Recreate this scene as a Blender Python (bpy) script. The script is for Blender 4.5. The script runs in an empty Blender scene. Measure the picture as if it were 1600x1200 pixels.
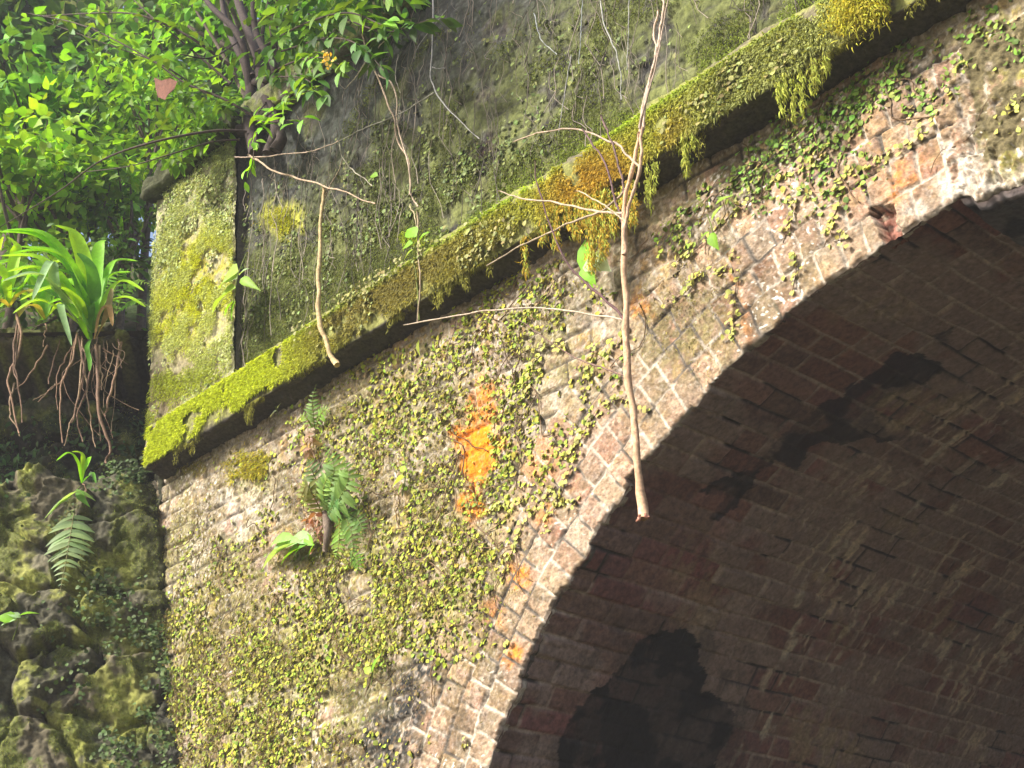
import bpy, math
import numpy as np

# ------------------------------------------------------------------ basics
RNG = np.random.default_rng(11)
S = bpy.context.scene
COL = S.collection
FPX, CX, CY = 2287.07, 800.0, 600.0                 # focal length and centre in photograph pixels
R = np.array([[0.68584683, 0.3554186, 0.63505256],
              [0.72674943, -0.28884679, -0.6232197],
              [-0.03807098, 0.88895734, -0.45640492]])   # camera axes (columns) in world
YW = 3.2                                            # face of the bridge
AX, AZ, AR = -1.4662, -0.0643, 2.2654               # arch centre and radius
GROUND = -1.6
RINGD = 0.456

def ray(px, py):
    return R @ np.array([px - CX, -(py - CY), -FPX])
def at(px, py, off=0.0):
    """point in front of the bridge face by off metres, seen at this pixel"""
    d = ray(px, py); return d * ((YW - off) / d[1])
WN = np.array([0.75, -0.66, 0.185]); WN /= np.linalg.norm(WN)    # normal of the battered wing wall
WP = np.array([-5.66, 3.2, 2.764])
WU = np.array([-0.66, -0.75, 0.0]); WU /= np.linalg.norm(WU)
def atw(px, py, off=0.0):
    d = ray(px, py); return d * (((WP @ WN) + off) / (d @ WN))
def atd(px, py, dist):
    d = ray(px, py); return d / np.linalg.norm(d) * dist
def proj(P):
    c = np.asarray(P) @ R
    w = np.maximum(-c[..., 2], 1e-3)
    return CX + c[..., 0] / w * FPX, CY - c[..., 1] / w * FPX

# ------------------------------------------------------------------ noise
def _h(ix, iy, s):
    h = (ix.astype(np.int64) * 374761393 + iy.astype(np.int64) * 668265263 + s * 144665) & 0xffffffff
    h = ((h ^ (h >> 13)) * 1274126177) & 0xffffffff
    h = ((h ^ (h >> 15)) * 2246822519) & 0xffffffff
    return ((h ^ (h >> 16)) & 0xffffff) / float(0xffffff)
def vn(x, y, s=0):
    ix, iy = np.floor(x), np.floor(y)
    fx, fy = x - ix, y - iy
    fx = fx * fx * (3 - 2 * fx); fy = fy * fy * (3 - 2 * fy)
    a = _h(ix, iy, s) * (1 - fx) + _h(ix + 1, iy, s) * fx
    b = _h(ix, iy + 1, s) * (1 - fx) + _h(ix + 1, iy + 1, s) * fx
    return a * (1 - fy) + b * fy
def fbm(x, y, s=0, o=4, g=0.5):
    t = np.zeros(np.broadcast(x, y).shape); a = 1.0; n = 0.0
    for k in range(o):
        t += a * vn(x * 2 ** k + 17.3 * k, y * 2 ** k - 9.1 * k, s + 31 * k); n += a; a *= g
    return t / n
def ss(a, b, x):
    t = np.clip((x - a) / (b - a), 0, 1); return t * t * (3 - 2 * t)
def blob(px, py, cx, cy, rx, ry, ang=0.0, soft=0.35):
    """1 inside a pixel-space ellipse, fading over soft (relative radius)"""
    a = math.radians(ang); c, s = math.cos(a), math.sin(a)
    u = ((px - cx) * c + (py - cy) * s) / rx; v = (-(px - cx) * s + (py - cy) * c) / ry
    return 1 - ss(1 - soft, 1 + soft, np.sqrt(u * u + v * v))
def blobs(px, py, L):
    m = np.zeros(np.shape(px))
    for b in L:
        w = b[-1]; m = np.maximum(m, w * blob(px, py, *b[:-1]))
    return m
def inpoly(px, py, P):
    P = np.asarray(P, float); r = np.zeros(np.shape(px), bool); j = len(P) - 1
    for i in range(len(P)):
        xi, yi = P[i]; xj, yj = P[j]
        c = ((yi > py) != (yj > py)) & (px < (xj - xi) * (py - yi) / (yj - yi + 1e-9) + xi)
        r ^= c; j = i
    return r
def mixc(c, col, m):
    return c * (1 - m[..., None]) + np.asarray(col, float) * m[..., None]

# ------------------------------------------------------------------ mesh helpers
def mesh_obj(name, V, F, mat, parent=None, C=None, smooth=True):
    V = np.ascontiguousarray(V, np.float32).reshape(-1, 3); F = np.ascontiguousarray(F, np.int32).reshape(-1, 4)
    me = bpy.data.meshes.new(name)
    me.vertices.add(len(V)); me.vertices.foreach_set("co", V.ravel())
    me.loops.add(F.size); me.loops.foreach_set("vertex_index", F.ravel())
    me.polygons.add(len(F)); me.polygons.foreach_set("loop_start", np.arange(0, F.size, 4, dtype=np.int32))
    me.polygons.foreach_set("use_smooth", np.full(len(F), smooth))
    if C is not None:
        C = np.asarray(C, np.float32).reshape(-1, 3)
        a = me.attributes.new("Col", 'FLOAT_COLOR', 'POINT')
        a.data.foreach_set("color", np.c_[C, np.ones(len(C), np.float32)].astype(np.float32).ravel())
    me.update(calc_edges=True); me.validate()
    me.materials.append(mat)
    o = bpy.data.objects.new(name, me); COL.objects.link(o)
    if parent is not None:
        o.parent = parent; o.location = (0, 0, 0)
        o.matrix_parent_inverse = parent_inv(parent)
    return o
def parent_inv(p):
    from mathutils import Matrix
    return Matrix.Translation(p.location).inverted()
def grid_faces(n, m, mask=None):
    i = np.arange(n * m).reshape(n, m)
    F = np.stack([i[:-1, :-1], i[1:, :-1], i[1:, 1:], i[:-1, 1:]], -1)
    if mask is not None: F = F[mask]
    return F.reshape(-1, 4)
class MB:
    def __init__(s): s.V = []; s.F = []; s.C = []; s.n = 0
    def add(s, V, F, C):
        V = np.asarray(V, float).reshape(-1, 3); C = np.asarray(C, float)
        if C.ndim == 1: C = np.tile(C, (len(V), 1))
        s.V.append(V); s.F.append(np.asarray(F).reshape(-1, 4) + s.n); s.C.append(C); s.n += len(V)
        return s
    def build(s, name, mat, parent=None, smooth=True):
        return mesh_obj(name, np.concatenate(s.V), np.concatenate(s.F), mat, parent, np.concatenate(s.C), smooth)
def tag(o, label=None, cat=None, group=None, kind=None):
    if label: o["label"] = label
    if cat: o["category"] = cat
    if group: o["group"] = group
    if kind: o["kind"] = kind
    return o
def thing(name, label, cat, loc, group=None):
    o = bpy.data.objects.new(name, None); o.location = tuple(float(v) for v in loc); COL.objects.link(o)
    o.empty_display_size = 0.1
    return tag(o, label, cat, group)
def nrm(v):
    v = np.asarray(v, float); return v / (np.linalg.norm(v, axis=-1, keepdims=True) + 1e-12)
def spline(P, n=24):
    P = np.asarray(P, float)
    if len(P) == 2: return P[0] + (P[1] - P[0]) * np.linspace(0, 1, n)[:, None]
    Q = np.vstack([2 * P[0] - P[1], P, 2 * P[-1] - P[-2]]); out = []
    t = np.linspace(0, len(P) - 1, n)
    for v in t:
        i = min(int(v), len(P) - 2); u = v - i
        a, b, c, d = Q[i], Q[i + 1], Q[i + 2], Q[i + 3]
        out.append(0.5 * (2 * b + (c - a) * u + (2 * a - 5 * b + 4 * c - d) * u * u + (3 * b - a - 3 * c + d) * u ** 3))
    return np.array(out)
def tube(P, rad, sides=6):
    P = np.asarray(P, float); n = len(P); rad = np.broadcast_to(np.asarray(rad, float), (n,))
    T = nrm(np.gradient(P, axis=0))
    ref = np.array([0.31, 0.17, 0.93]) if abs(T[0] @ np.array([0.31, 0.17, 0.93])) < 0.9 else np.array([0.9, -0.4, 0.1])
    A = nrm(np.cross(T, ref)); B = np.cross(T, A)
    a = np.linspace(0, 2 * math.pi, sides, endpoint=False)
    V = P[:, None] + rad[:, None, None] * (np.cos(a)[None, :, None] * A[:, None] + np.sin(a)[None, :, None] * B[:, None])
    i = np.arange(n * sides).reshape(n, sides); j = np.roll(i, -1, 1)
    F = np.stack([i[:-1], i[1:], j[1:], j[:-1]], -1).reshape(-1, 4)
    V = V.reshape(-1, 3)
    caps = []
    c0, c1 = len(V), len(V) + 1
    V = np.vstack([V, P[0] - T[0] * rad[0] * 0.3, P[-1] + T[-1] * rad[-1] * 0.6])
    for k in range(0, sides, 2):
        k2, k3 = (k + 1) % sides, (k + 2) % sides
        caps.append([c0, i[0, k3], i[0, k2], i[0, k]]); caps.append([c1, i[-1, k], i[-1, k2], i[-1, k3]])
    return V, np.vstack([F, np.array(caps)])
def ribbon(P, W, N, fold=0.25, wave=0.0, seed=0):
    """leaf blade along a path: W half-widths, N normals (broadcast), V fold"""
    P = np.asarray(P, float); n = len(P); T = nrm(np.gradient(P, axis=0))
    N = np.broadcast_to(np.asarray(N, float), P.shape)
    Sd = nrm(np.cross(T, N)); Nn = np.cross(Sd, T)
    W = np.asarray(W, float)[:, None]
    rr = np.random.default_rng(seed); wv = (rr.random((n, 2)) - 0.5) * wave
    L = P + Sd * W + Nn * W * (fold + wv[:, :1]); Rr = P - Sd * W + Nn * W * (fold + wv[:, 1:])
    V = np.stack([L, P, Rr], 1).reshape(-1, 3)
    return V, grid_faces(n, 3)
def leaf_template(prof, fold=0.2, droop=0.25, n=None):
    """unit leaf: base at origin, tip at +y, normal +z"""
    n = len(prof); y = np.linspace(0, 1, n); W = np.array(prof, float)
    P = np.c_[np.zeros(n), y, -droop * y * y]
    V = np.stack([np.c_[-W, y, -droop * y * y + fold * W], P, np.c_[W, y, -droop * y * y + fold * W]], 1).reshape(-1, 3)
    return V, grid_faces(n, 3)[:, ::-1]
def scatter(tmpl, base, direc, normal, scale, cols, roll=None):
    """instances of a template merged into one vertex / face / colour set"""
    TV, TF = tmpl; k = len(base)
    Yd = nrm(direc); X = nrm(np.cross(Yd, normal)); Z = np.cross(X, Yd)
    sc = np.asarray(scale, float)
    if sc.ndim == 1: sc = np.repeat(sc[:, None], 3, 1)
    V = base[:, None] + TV[None, :, 0:1] * sc[:, None, 0:1] * X[:, None] + TV[None, :, 1:2] * sc[:, None, 1:2] * Yd[:, None] + TV[None, :, 2:3] * sc[:, None, 2:3] * Z[:, None]
    F = TF[None] + (np.arange(k) * len(TV))[:, None, None]
    C = np.repeat(cols[:, None], len(TV), 1)
    return V.reshape(-1, 3), F.reshape(-1, 4), C.reshape(-1, 3)
LEAF_OVAL = leaf_template([0.05, 0.34, 0.46, 0.36, 0.02], 0.25, 0.12)
LEAF_POINT = leaf_template([0.02, 0.15, 0.23, 0.22, 0.14, 0.01], 0.3, 0.3)
LEAF_WIDE = leaf_template([0.03, 0.30, 0.36, 0.26, 0.12, 0.0], 0.2, 0.25)
BLADE = leaf_template([0.07, 0.08, 0.05, 0.0], 0.2, 0.5)
PINNA = leaf_template([0.08, 0.13, 0.12, 0.08, 0.01], 0.25, 0.25)
def jit(col, k, v=0.25, h=0.12, rng=None):
    rng = rng or RNG
    c = np.asarray(col, float)[None] * (1 + v * (rng.random((k, 1)) * 2 - 1)) * (1 + h * (rng.random((k, 3)) * 2 - 1))
    return np.clip(c, 0.002, 0.9)

# ------------------------------------------------------------------ materials
def material(name, rough=0.85, spec=0.3, nscale=60.0, nvar=0.35, bump=0.35, bscale=140.0, trans=0.0, hue=None, bdist=0.004):
    m = bpy.data.materials.new(name); m.use_nodes = True
    nt = m.node_tree; N = nt.nodes; L = nt.links; N.clear()
    out = N.new("ShaderNodeOutputMaterial"); p = N.new("ShaderNodeBsdfPrincipled")
    at_ = N.new("ShaderNodeAttribute"); at_.attribute_name = "Col"
    tc = N.new("ShaderNodeNewGeometry")
    n1 = N.new("ShaderNodeTexNoise"); n1.inputs["Scale"].default_value = nscale; n1.inputs["Detail"].default_value = 5; n1.inputs["Roughness"].default_value = 0.65
    L.new(tc.outputs["Position"], n1.inputs["Vector"])
    mr = N.new("ShaderNodeMapRange"); mr.inputs[1].default_value = 0.3; mr.inputs[2].default_value = 0.7
    mr.inputs[3].default_value = 1 - nvar; mr.inputs[4].default_value = 1 + nvar
    L.new(n1.outputs["Fac"], mr.inputs[0])
    mx = N.new("ShaderNodeVectorMath"); mx.operation = 'SCALE'
    L.new(at_.outputs["Color"], mx.inputs[0]); L.new(mr.outputs[0], mx.inputs["Scale"])
    L.new(mx.outputs[0], p.inputs["Base Color"])
    p.inputs["Roughness"].default_value = rough; p.inputs["Specular IOR Level"].default_value = spec
    if bump:
        n2 = N.new("ShaderNodeTexNoise"); n2.inputs["Scale"].default_value = bscale; n2.inputs["Detail"].default_value = 4
        L.new(tc.outputs["Position"], n2.inputs["Vector"])
        b = N.new("ShaderNodeBump"); b.inputs["Strength"].default_value = bump; b.inputs["Distance"].default_value = bdist
        L.new(n2.outputs["Fac"], b.inputs["Height"]); L.new(b.outputs[0], p.inputs["Normal"])
    if trans:
        t = N.new("ShaderNodeBsdfTranslucent")
        tv = N.new("ShaderNodeVectorMath"); tv.operation = 'MULTIPLY'; tv.inputs[1].default_value = (1.5, 1.35, 0.5)
        L.new(mx.outputs[0], tv.inputs[0]); L.new(tv.outputs[0], t.inputs["Color"])
        ms = N.new("ShaderNodeMixShader"); ms.inputs[0].default_value = trans
        L.new(p.outputs[0], ms.inputs[1]); L.new(t.outputs[0], ms.inputs[2]); L.new(ms.outputs[0], out.inputs["Surface"])
    else:
        L.new(p.outputs[0], out.inputs["Surface"])
    return m
M_BRICK = material("weathered_brick", 0.9, 0.2, 70, 0.45, 0.6, 170)
M_VAULT = material("damp_vault_brick", 0.7, 0.35, 60, 0.4, 0.5, 120)
M_STONE = material("mossy_stone", 0.9, 0.25, 45, 0.5, 0.7, 90)
M_LEAF = material("leaf", 0.55, 0.28, 40, 0.15, 0.12, 60, trans=0.38)
M_FIG = material("creeper_leaf", 0.6, 0.2, 50, 0.15, 0.1, 80, trans=0.12)
M_FAR = material("distant_leaf", 0.6, 0.25, 8, 0.2, 0, 60, trans=0.45)
M_MOSS = material("moss", 0.9, 0.15, 80, 0.3, 0, 100, trans=0.25)
M_BARK = material("bark", 0.85, 0.25, 60, 0.4, 0.5, 120)
M_SOIL = material("soil", 0.95, 0.1, 10, 0.4, 0.6, 30, bdist=0.02)

# ------------------------------------------------------------------ brick relief
def brick_rel(u, v, pitch_v, rows_off, lens, seed, joint=0.0055, wob=0.004):
    """u along the course, v across it; returns height, mortar mask, random id per brick"""
    u = u + (fbm(u * 9, v * 9, seed + 5, 3) - 0.5) * wob * 2; v = v + (fbm(u * 7, v * 7, seed + 6, 3) - 0.5) * wob * 2
    row = np.floor(v / pitch_v); fv = v - row * pitch_v
    per = sum(lens); sh = row * rows_off + _h(row, row * 0 + 3, seed) * 0.04
    w = u + sh; k = np.floor(w / per); fw = w - k * per
    acc = 0.0; fu = np.zeros_like(u); le = np.ones_like(u); bi = np.zeros_like(u)
    for j, l in enumerate(lens):
        s = (fw >= acc) & (fw < acc + l); fu = np.where(s, fw - acc, fu); le = np.where(s, l, le); bi = np.where(s, j, bi); acc += l
    e = np.minimum(np.minimum(fu, le - fu), np.minimum(fv, pitch_v - fv))
    idx = k * len(lens) + bi
    rid = _h(idx, row, seed + 1); r2 = _h(idx, row, seed + 2); r3 = _h(idx, row, seed + 3); r4 = _h(idx, row, seed + 4)
    mort = 1 - ss(joint * 0.7, joint * 1.5, e)
    h = -0.008 * (1 - ss(joint * 0.6, joint * 2.2, e)) + (rid - 0.5) * 0.008 * (1 - mort)
    h += ((fu / le - 0.5) * (r2 - 0.5) + (fv / pitch_v - 0.5) * (r3 - 0.5)) * 0.008 * (1 - mort)
    return h, mort, rid, r4, e
BR = np.array([(0.38, 0.26, 0.19), (0.33, 0.195, 0.145), (0.40, 0.31, 0.23), (0.31, 0.245, 0.18), (0.41, 0.295, 0.23), (0.26, 0.19, 0.145), (0.39, 0.325, 0.26)])
def brick_col(rid):
    x = rid * (len(BR) - 1.001); i = np.floor(x).astype(int); f = (x - i)[..., None]
    return BR[i] * (1 - f) + BR[i + 1] * f

ORANGE = [(750, 640, 26, 32, 0, .4, .55), (748, 690, 32, 26, 15, .4, 1), (742, 730, 26, 32, 10, .4, .95), (740, 785, 17, 26, 10, .5, .75), (810, 895, 17, 19, 0, .5, .75), (855, 800, 18, 20, 0, .6, .4),
          (1000, 480, 16, 22, 0, .5, .45), (1405, 285, 36, 22, -35, .6, .4), (800, 1028, 18, 17, 0, .5, .8), (770, 960, 20, 16, 0, .6, .4), (983, 780, 16, 18, 0, .5, .5), (1150, 430, 7, 36, -25, .5, .35), (1170, 500, 8, 28, -20, .5, .3), (845, 720, 26, 30, 0, .6, .35), (760, 610, 36, 16, -28, .5, .5)]
DARKS = [(640, 1085, 40, 66, 20, .5, 1), (610, 1160, 44, 60, 0, .5, .95), (550, 1080, 24, 26, 0, .5, .6), (700, 1130, 40, 40, 0, .5, .45), (540, 1180, 28, 30, 0, .5, .6), (1240, 240, 30, 20, 0, .5, .5), (1100, 440, 40, 40, 0, .6, .3), (1060, 500, 30, 60, 10, .6, .35)]
PALES = [(370, 790, 55, 60, 20, .5, .8), (330, 700, 120, 24, -28, .6, .5), (300, 850, 40, 60, 0, .6, .4), (470, 640, 26, 22, 0, .5, .7), (1520, 250, 34, 70, -15, .5, .9), (1500, 300, 30, 26, 0, .5, .9), (1425, 330, 18, 14, -35, .5, .9), (1580, 285, 60, 14, -25, .5, .7), (1130, 370, 24, 26, 0, .5, .5), (780, 590, 40, 14, -28, .5, .5)]
MOSSY = [(390, 735, 34, 36, 0, .5, .8), (300, 720, 46, 20, -30, .6, .5), (280, 820, 26, 110, 0, .6, .6), (290, 980, 30, 120, 0, .6, .6), (420, 1100, 200, 150, 0, .6, .75), (580, 940, 150, 130, 0, .6, .7), (700, 850, 100, 100, 0, .6, .5), (400, 940, 160, 100, 0, .7, .5), (1560, 90, 70, 90, 0, .6, .6), (1590, 190, 50, 90, 0, .5, .6), (1080, 500, 70, 90, 30, .7, .35), (860, 560, 70, 60, 0, .7, .35), (620, 640, 130, 90, -30, .7, .35), (1100, 300, 80, 30, -30, .6, .4)]
BROWNS = [(1575, 210, 70, 70, 0, .4, .95), (1545, 120, 60, 70, 0, .5, .8), (1050, 520, 50, 80, 25, .6, .5), (1130, 470, 60, 70, 20, .6, .4), (1200, 420, 70, 50, -30, .6, .35), (700, 960, 50, 70, 20, .6, .5), (850, 740, 40, 60, 30, .6, .3), (740, 1010, 40, 40, 0, .6, .5)]
def weather(c, P, su, sv, seed, base_grime=0.4, blot=1.0):
    px, py = proj(P)
    w = 26
    qx = px + (fbm(su * 14, sv * 14, seed + 1, 4) - 0.5) * w * 2; qy = py + (fbm(su * 14, sv * 14, seed + 2, 4) - 0.5) * w * 2
    g = fbm(su * 5, sv * 5, seed + 3, 5, 0.6); f = fbm(su * 34, sv * 34, seed + 4, 4, 0.65)
    c = mixc(c, (0.23, 0.19, 0.13), base_grime * ss(0.35, 0.62, g * 0.6 + f * 0.4))
    c = mixc(c, (0.50, 0.44, 0.38), 0.45 * blot * ss(0.54, 0.68, fbm(su * 22, sv * 22, seed + 8, 4, .7)) * ss(0.4, 0.6, fbm(su * 4, sv * 4, seed + 18, 3)))
    c = mixc(c, (0.33, 0.20, 0.07), .7 * blot * ss(.52, .64, fbm(su * 8, sv * 8, seed + 21, 4, .6)) * ss(.42, .58, f))
    c = mixc(c, (0.15, 0.13, 0.075), .75 * blot * ss(.50, .62, fbm(su * 6.5, sv * 6.5, seed + 22, 5, .65)))
    c = mixc(c, (0.13, 0.105, 0.055), blobs(qx, qy, BROWNS) * ss(.25, .5, f))
    c = mixc(c, (0.47, 0.43, 0.37), blobs(qx, qy, PALES) * ss(0.38, 0.56, f * .7 + g * .3))
    c = mixc(c, (0.25, 0.24, 0.05), blobs(qx, qy, MOSSY) * ss(0.36, 0.6, f * .6 + g * .4))
    c = mixc(c, (0.020, 0.022, 0.023), blobs(qx, qy, DARKS) * ss(0.32, 0.48, f * .75 + g * .25))
    c = mixc(c, (0.62, 0.20, 0.004), blobs(qx, qy, ORANGE) * ss(0.24, 0.42, f * .6 + g * .4))
    sp1 = fbm(su * 70, sv * 70, seed + 23, 3, .8); sp2 = fbm(su * 95, sv * 95, seed + 24, 2, .8)
    c = c * (.50 + 1.0 * sp1)[..., None]; c = mixc(c, (0.17, 0.11, 0.06), .55 * ss(.58, .70, sp2)); c = mixc(c, (0.46, 0.41, 0.35), .5 * blot * ss(.60, .72, fbm(su * 80, sv * 80, seed + 25, 2, .8)))
    om = blobs(qx, qy, ORANGE[:4]) * ss(0.20, 0.36, f * .6 + g * .4); c = mixc(c, (0.62, 0.20, 0.004), om * .75)
    # lime specks
    c = mixc(c, (0.72, 0.69, 0.62), ss(0.83, 0.89, vn(su * 105, sv * 105, seed + 9)) * ss(0.5, 0.7, fbm(su * 3, sv * 3, seed + 10)))
    return c

bridge = thing("brick_bridge", "old red brick arch bridge with dark vault, mossy ledge and parapet", "bridge", (AX, YW, GROUND))

# ---- spandrel
def spandrel(x0, x1, z0, z1, st, mb):
    xs = np.arange(x0, x1 + st * .5, st); zs = np.arange(z0, z1 + st * .5, st)
    X, Z = np.meshgrid(xs, zs, indexing='ij')
    h, mort, rid, r4, e = brick_rel(X, Z, 0.086, 0.115, (0.232, 0.118, 0.232), 5)
    er = fbm(X * 3, Z * 3, 40, 4); spall = ss(0.55, 0.72, er)
    f = fbm(X * 26, Z * 26, 41, 5, .6)
    h = h * (1 - .65 * spall) + (f - 0.5) * (0.014 + 0.018 * spall) + (fbm(X * 6, Z * 6, 42, 3) - .5) * 0.02
    c = brick_col(rid) * (0.82 + 0.36 * r4)[..., None]
    c = mixc(c, (0.40, 0.35, 0.28), mort * .75); c = mixc(c, (0.10, 0.085, 0.06), mort * ss(0.5, .6, fbm(X * 8, Z * 8, 44)))
    P = np.stack([X, YW - h, Z], -1)
    film = ss(.34, .52, fbm(X * 7, Z * 7, 715, 5, .62)) * (.55 + .4 * ss(-3.4, -4.4, X)); c = mixc(c, (0.20, 0.165, 0.085), film); h = h + film * (fbm(X * 55, Z * 55, 716, 3, .7) - .5) * .012; P[..., 1] = YW - h
    c = weather(c, P, X, Z, 300, 0.8)
    c = mixc(c, (0.05, 0.04, 0.03), mort * .75 * ss(0.46, .53, fbm(X * 4, Z * 9, 713, 3))); c = mixc(c, (0.42, 0.37, 0.30), mort * .5 * ss(.54, .6, fbm(X * 4, Z * 9, 714, 3)))
    rad = np.hypot(X - AX, Z - AZ)
    keep = (rad > AR + RINGD - 0.03) | (Z < AZ)
    keep &= ~((Z < AZ) & (np.abs(X - AX) < AR + 0.2))
    mask = keep[:-1, :-1] & keep[1:, :-1] & keep[1:, 1:] & keep[:-1, 1:]
    mb.add(P, grid_faces(len(xs), len(zs), mask), c.reshape(-1, 3))
mb = MB()
spandrel(-6.2, -0.9, 0.85, 2.80, 0.0055, mb)
spandrel(-6.2, -0.9, -1.8, 0.85, 0.03, mb)
spandrel(-0.9, 3.2, -1.8, 2.80, 0.03, mb)
mb.build("spandrel_wall", M_BRICK, bridge)

# ---- arch ring and vault share the brick edge
NC = 88                                             # courses over the half circle
def edge_off(th):
    k = np.floor(th / math.pi * NC)
    o = (_h(k, k * 0 + 1, 77) - 0.5) * 0.012 - 0.012 * ss(0.86, .9, _h(k, k * 0 + 2, 77))
    fr = th / math.pi * NC - k
    o = o + 0.003 * (1 - ss(0.03, 0.12, np.minimum(fr, 1 - fr))) + (fbm(th * 90, th * 0, 78, 4) - .5) * 0.016 + (fbm(th * 12, th * 0, 79, 2) - .5) * 0.016
    d = np.degrees(th)
    return o - 0.036 * ss(90.3, 89.8, d) * 1.0
def arch_ring(t0, t1, st, mb):
    th = np.radians(np.arange(t0, t1 + 1e-6, math.degrees(st / AR))); rs = np.r_[-st, np.arange(0, RINGD + st * .5, st)]
    T, Q = np.meshgrid(th, rs, indexing='ij'); Q = np.maximum(Q, 0)
    ring = np.clip(np.floor(Q / (RINGD / 4)), 0, 3)
    v = Q
    h = np.zeros_like(T); mort = np.zeros_like(T); rid = np.zeros_like(T); r4 = np.zeros_like(T)
    # two inner rings of headers, the outer two partly bonded through
    for k in range(4):
        s = ring == k
        rad = AR + (k + .5) * RINGD / 4; n = round(math.pi * rad / 0.0847); pit = math.pi / n
        tw = T + (fbm(T * 20, Q * 9, 60 + k, 3) - .5) * 0.006 + (0.37 * k) * pit
        qw = Q + (fbm(T * 20, Q * 9, 65 + k, 3) - .5) * 0.012
        ci = np.floor(tw / pit); fu = (tw / pit - ci) * pit * rad; fv = qw - k * RINGD / 4
        pair = (_h(ci, ci * 0 + k // 2, 91) > 0.72)
        lo = fv; hi = RINGD / 4 - fv
        e = np.minimum(np.minimum(fu, pit * rad - fu), np.minimum(lo, hi))
        j = 0.0042; mo = 1 - ss(j * .7, j * 1.6, e)
        rr = _h(ci, ci * 0 + k, 92); ra = _h(ci, ci * 0 + k, 93); rb = _h(ci, ci * 0 + k, 94); rc = _h(ci, ci * 0 + k, 95)
        hh = -0.0045 * (1 - ss(j * .6, j * 1.8, e)) * (.2 + 1.6 * ss(.4, .6, fbm(T * 24, Q * 11, 68, 3))) + ((rr - .5) * 0.009 + ((fu / (pit * rad) - .5) * (ra - .5) + (fv / .114 - .5) * (rb - .5)) * 0.008) * (1 - mo)
        h = np.where(s, hh, h); mort = np.where(s, mo, mort); rid = np.where(s, rc, rid); r4 = np.where(s, ra, r4)
    h = h + (fbm(T * 60, Q * 28, 70, 5, .62) - .5) * 0.013 + (fbm(T * 260, Q * 120, 69, 3, .6) - .5) * 0.006 + 0.004
    rr_ = AR + Q + edge_off(T) * (1 - ss(0, 0.09, Q))
    X = AX + rr_ * np.cos(T); Z = AZ + rr_ * np.sin(T)
    # rounded arris
    h = h - 0.006 * (1 - ss(0, 0.010, Q))
    c = brick_col(rid) * (0.85 + 0.4 * r4)[..., None] * np.array([.82, .74, .66])
    c = mixc(c, (0.50, 0.44, 0.37), mort * .9); c = mixc(c, (0.05, 0.04, 0.03), mort * ss(0.50, .56, fbm(T * 14, Q * 8, 71)))
    P = np.stack([X, YW - h, Z], -1)
    px, py = proj(P)
    # the broken brick near the crown, and the pale crown joint
    hole = inpoly(px + (fbm(X * 30, Z * 30, 72) - .5) * 14, py + (fbm(X * 30, Z * 30, 73) - .5) * 14, [(1363, 322), (1398, 318), (1402, 350), (1412, 378), (1388, 392), (1376, 360), (1362, 348)])
    h = h - hole * (0.018 + 0.05 * fbm(X * 32, Z * 32, 74, 4, .65))
    crown = (np.degrees(T) < 91.1)
    h = h + crown * ((fbm(X * 26, Z * 26, 75, 5, .7) - .5) * 0.05 + 0.006)
    c = weather(c, P, X, Z, 300, 0.30, 0.55)
    c = mixc(c, (0.43, 0.37, 0.30), mort * .9 * ss(.30, .44, fbm(X * 7, Z * 7, 711, 3))); c = mixc(c, (0.04, 0.034, 0.028), mort * .85 * ss(0.54, .60, fbm(X * 8, Z * 8, 712, 3)))
    c = mixc(c, np.array([0.27, 0.115, 0.085]), hole * ss(.25, .5, fbm(X * 45, Z * 45, 82, 4, .7)) * .9); c = c * (1 - hole * .75 * ss(.5, .6, fbm(X * 28, Z * 28, 83, 3)))[..., None]
    c = mixc(c, (0.12, 0.10, 0.05), ((np.degrees(T) < 88.6) & (Q > 0.07)) * ss(0.3, 0.5, fbm(X * 20, Z * 20, 76)))
    joint = ((np.abs(np.degrees(T) - 91.35 + (fbm(Q * 30, T * 0, 79) - .5) * .15) < 0.16) & (Q < 0.30)) * 1.0
    c = mixc(c, (0.48, 0.42, 0.35), joint * .9); h = h + joint * 0.006
    P[..., 1] = YW - h
    P[:, 0, 1] = YW + .03; P[:, 0, 0] += .004 * np.cos(th); P[:, 0, 2] += .004 * np.sin(th)
    n = len(th); m = len(rs)
    mb.add(P, grid_faces(n, m), c.reshape(-1, 3))
mb = MB()
arch_ring(83, 160, 0.0045, mb); arch_ring(0, 83, 0.02, mb); arch_ring(160, 180, 0.02, mb)
mb.build("arch_ring", M_BRICK, bridge)

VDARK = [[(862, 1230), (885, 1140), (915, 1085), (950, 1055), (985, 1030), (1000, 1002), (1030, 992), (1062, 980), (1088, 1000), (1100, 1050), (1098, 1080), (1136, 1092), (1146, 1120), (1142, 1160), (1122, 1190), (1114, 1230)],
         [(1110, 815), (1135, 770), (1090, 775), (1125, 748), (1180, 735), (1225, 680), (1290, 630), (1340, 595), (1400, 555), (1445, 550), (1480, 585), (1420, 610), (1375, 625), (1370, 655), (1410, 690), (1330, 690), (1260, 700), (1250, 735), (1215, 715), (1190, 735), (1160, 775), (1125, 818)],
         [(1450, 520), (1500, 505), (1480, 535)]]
VPALE = [(1395, 630, 45, 32, 20, .6, .8), (1460, 640, 60, 30, -10, .7, .6), (1290, 880, 16, 46, 25, .6, .8), (1310, 990, 14, 20, 20, .6, .8), (1470, 970, 24, 36, 25, .6, .7), (1280, 1160, 60, 50, 30, .6, .7), (1100, 940, 40, 60, 30, .7, .45), (1430, 830, 50, 20, 20, .7, .5), (1180, 480, 120, 40, -38, .6, .3), (1360, 480, 60, 30, 0, .6, .4), (1080, 880, 30, 50, 30, .6, .4)]
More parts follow.
